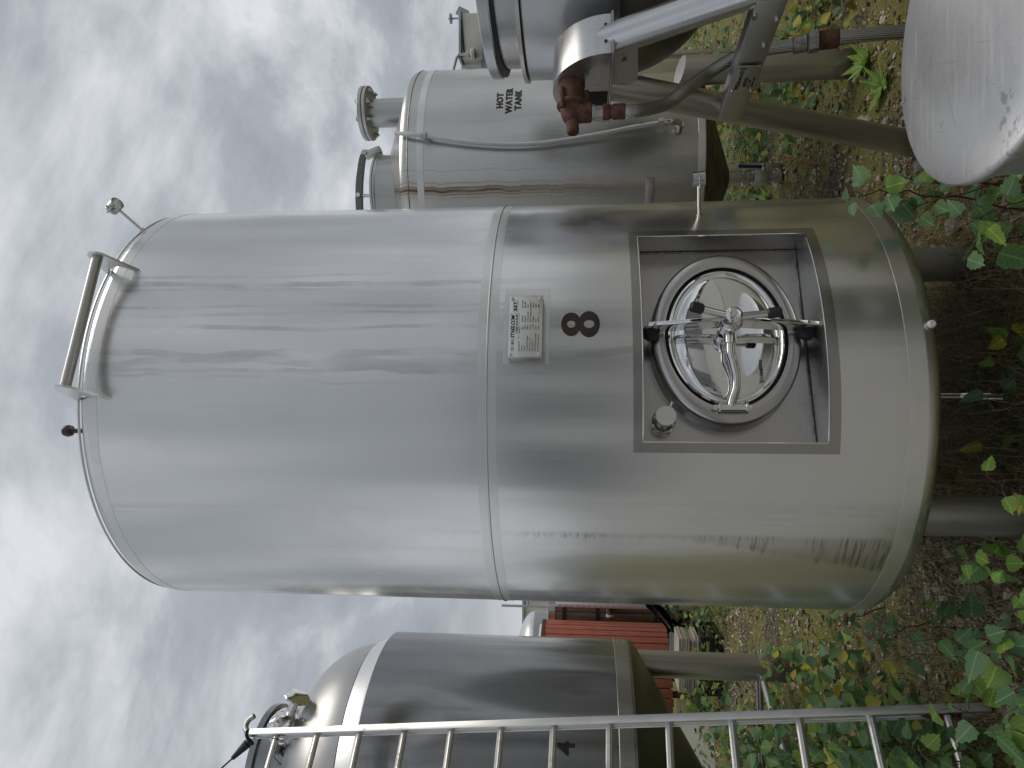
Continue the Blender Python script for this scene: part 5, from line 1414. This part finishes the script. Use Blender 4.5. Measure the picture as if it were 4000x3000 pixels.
# grass and dead stalks
def blades(name, x, y, length, cols, lean=.8, width=.0025):
    n = len(x); a = rng.uniform(0, 6.28, n); L = length; le = rng.uniform(.15, lean, n)
    dx, dy = np.cos(a), np.sin(a); px_, py_ = -dy, dx
    V = np.zeros((n, 7, 3)); z0 = gz(x, y)
    for j, (t, w) in enumerate(((0, 1), (.4, .9), (.75, .55))):
        hx = dx * L * le * t * t; hy = dy * L * le * t * t; hz_ = L * t * (1 - .45 * le * t)
        for s_, jj in ((-1, 0), (1, 1)):
            V[:, 2 * j + jj] = np.stack([x + hx + s_ * px_ * width * w, y + hy + s_ * py_ * width * w, z0 + hz_], -1)
    V[:, 6] = np.stack([x + dx * L * le, y + dy * L * le, z0 + L * (1 - .5 * le)], -1)
    tri = np.array([[0, 1, 3], [0, 3, 2], [2, 3, 5], [2, 5, 4], [4, 5, 6]])
    F = (tri[None] + (np.arange(n) * 7)[:, None, None]).reshape(-1, 3)
    o = np_mesh(name, V.reshape(-1, 3), F, M['blade'], False, np.repeat(cols, 7, 0)); o['kind'] = 'stuff'; return o
def pick(n, pal): pal = np.array(pal); return pal[rng.integers(0, len(pal), n)] * rng.uniform(.7, 1.25, (n, 1))
DEAD = [[.40, .31, .18], [.28, .20, .11], [.50, .41, .26], [.20, .14, .08], [.15, .19, .06], [.18, .22, .07]]
x = np.concatenate([rng.normal(.05, .42, 5200), rng.normal(-.3, .5, 2600)]); y = np.concatenate([rng.normal(2.85, .42, 5200), rng.normal(3.4, .6, 2600)])
o = blades('dead_grass', x, y, rng.uniform(.05, .24, len(x)), pick(len(x), DEAD), 1.6, .0017); o['label'] = 'dry brown grass and stalks in the shade under the tank'
GRN = [[.09, .16, .04], [.13, .20, .045], [.17, .21, .07], [.08, .12, .03]]
x = np.concatenate([rng.normal(-1.15, .3, 2200), rng.normal(-1.3, .5, 2200), rng.uniform(-4, 3.5, 5000), rng.normal(.3, .3, 500)]); y = np.concatenate([rng.normal(2.1, .3, 2200), rng.normal(3.0, .6, 2200), rng.uniform(2, 8.5, 5000), rng.normal(2.3, .2, 500)])
o = blades('grass', x, y, rng.uniform(.02, .09, len(x)), pick(len(x), GRN + DEAD[:2]), 1.1, .0022); o['label'] = 'short sparse grass on the gravelly soil'

def litter(name, x, y, z, size, cols, up=.6):
    n = len(x)
    tv_ = np.array([[0, -.5, 0], [.34, -.28, .06], [.42, .05, .1], [.2, .32, .03], [0, .6, -.08], [-.2, .32, .03], [-.42, .05, .1], [-.34, -.28, .06], [0, 0, -.04]])
    tri = np.array([[8, 0, 1], [8, 1, 2], [8, 2, 3], [8, 3, 4], [8, 4, 5], [8, 5, 6], [8, 6, 7], [8, 7, 0]])
    a = rng.uniform(0, 6.28, n); nx_ = rng.normal(0, up, n); ny_ = rng.normal(-.25, up, n)
    c, s = np.cos(a)[:, None], np.sin(a)[:, None]; v = tv_[None] * size[:, None, None] * rng.uniform(.8, 1.2, (n, 9, 1))
    X_ = v[:, :, 0] * c - v[:, :, 1] * s; Y_ = v[:, :, 0] * s + v[:, :, 1] * c; Z_ = v[:, :, 2]
    # tilt
    nn = np.stack([nx_, ny_, np.ones(n)], -1); nn /= np.linalg.norm(nn, axis=1, keepdims=True)
    ux = np.cross(np.array([[0, 1., 0]]), nn); ux /= np.linalg.norm(ux, axis=1, keepdims=True); uy = np.cross(nn, ux)
    V = X_[..., None] * ux[:, None] + Y_[..., None] * uy[:, None] + Z_[..., None] * nn[:, None]
    V += np.stack([x, y, z], -1)[:, None]
    F = (tri[None] + (np.arange(n) * 9)[:, None, None]).reshape(-1, 3)
    o = np_mesh(name, V.reshape(-1, 3), F, M['litter'], True, np.repeat(cols, 9, 0)); o['kind'] = 'stuff'; return o
LG = [[.10, .20, .06], [.13, .24, .09], [.09, .17, .07], [.17, .28, .06], [.07, .14, .05], [.10, .20, .06], [.12, .22, .085], [.09, .18, .055], [.15, .25, .06], [.40, .36, .04]]
def cover(name, lab, spots, size, pal, h):
    x = np.concatenate([rng.normal(a, c, n) for a, b_, c, d, n in spots]); y = np.concatenate([rng.normal(b_, d, n) for a, b_, c, d, n in spots])
    z = gz(x, y) + rng.uniform(.01, 1, len(x)) ** 1.4 * h
    o = litter(name, x, y, z, rng.uniform(size * .5, size * 1.2, len(x)), pick(len(x), pal)); o['label'] = lab; return o
cover('poplar_undergrowth', 'dense low green undergrowth behind the ladder', [(-2.15, 3.9, .33, .5, 700), (-1.85, 3.2, .22, .3, 350), (-1.62, 2.6, .15, .25, 120), (-3.0, 4.8, .5, .5, 700), (-3.7, 6.2, .6, .5, 450)], .085, LG, .32)
cover('creeper_cover', 'small leaved creeper under the mixer and hot water tank', [(2.3, 5.3, .35, .5, 420), (1.9, 6.9, .5, .4, 420), (2.7, 4.4, .3, .5, 260), (1.35, 7.6, .6, .4, 260), (2.9, 8.6, .8, .6, 420), (3.6, 10.2, .9, .6, 320)], .075, LG + [[.30, .20, .03], [.30, .27, .03]], .16)
cover('far_creeper', 'yellow green creeper around the crate and vats', [(-2.6, 8.2, .3, .2, 130), (-3.2, 7.95, .4, .12, 110), (-4.2, 7.9, .5, .4, 300), (-2.5, 9.1, .4, .3, 250), (-3.6, 9.0, .6, .3, 250)], .055, LG + [[.28, .26, .04], [.20, .24, .05]], .32)
FL = [[.30, .24, .06], [.22, .13, .05], [.14, .09, .05], [.34, .27, .10], [.18, .10, .07]]
x, y = scatter_xy(900, -4.2, 3.5, 1.9, 8.5)
o = litter('fallen_leaves', x, y, gz(x, y) + .008, rng.uniform(.012, .035, len(x)), pick(len(x), FL), .25); o['label'] = 'small fallen autumn leaves on the ground'
WD = [[.07, .12, .03], [.10, .16, .04], [.06, .09, .02]]
x, y = scatter_xy(3200, -4.2, 3.5, 1.9, 8.5); k_ = rng.random(len(x)) < nz(x + 2, y * 1.3); x, y = x[k_], y[k_]
o = litter('seedlings', x, y, gz(x, y) + .012, rng.uniform(.008, .024, len(x)), pick(len(x), WD), .4); o['label'] = 'tiny green seedlings dotted over moss and soil'
# distant tree belt all round the site
n = 9000; a = rng.uniform(0, 6.28, n); rr_ = rng.uniform(62, 80, n); hgt = 3.5 + 1.6 * np.sin(a * 7) + 1.2 * np.sin(a * 17 + 1)
z = rng.uniform(0, 1, n) ** .8 * hgt
o = litter('tree_belt', rr_ * np.cos(a), rr_ * np.sin(a), z, rng.uniform(.8, 1.8, n), pick(n, [[.04, .07, .025], [.05, .08, .03], [.07, .09, .03]]), 1.0); o['label'] = 'distant belt of trees round the site'
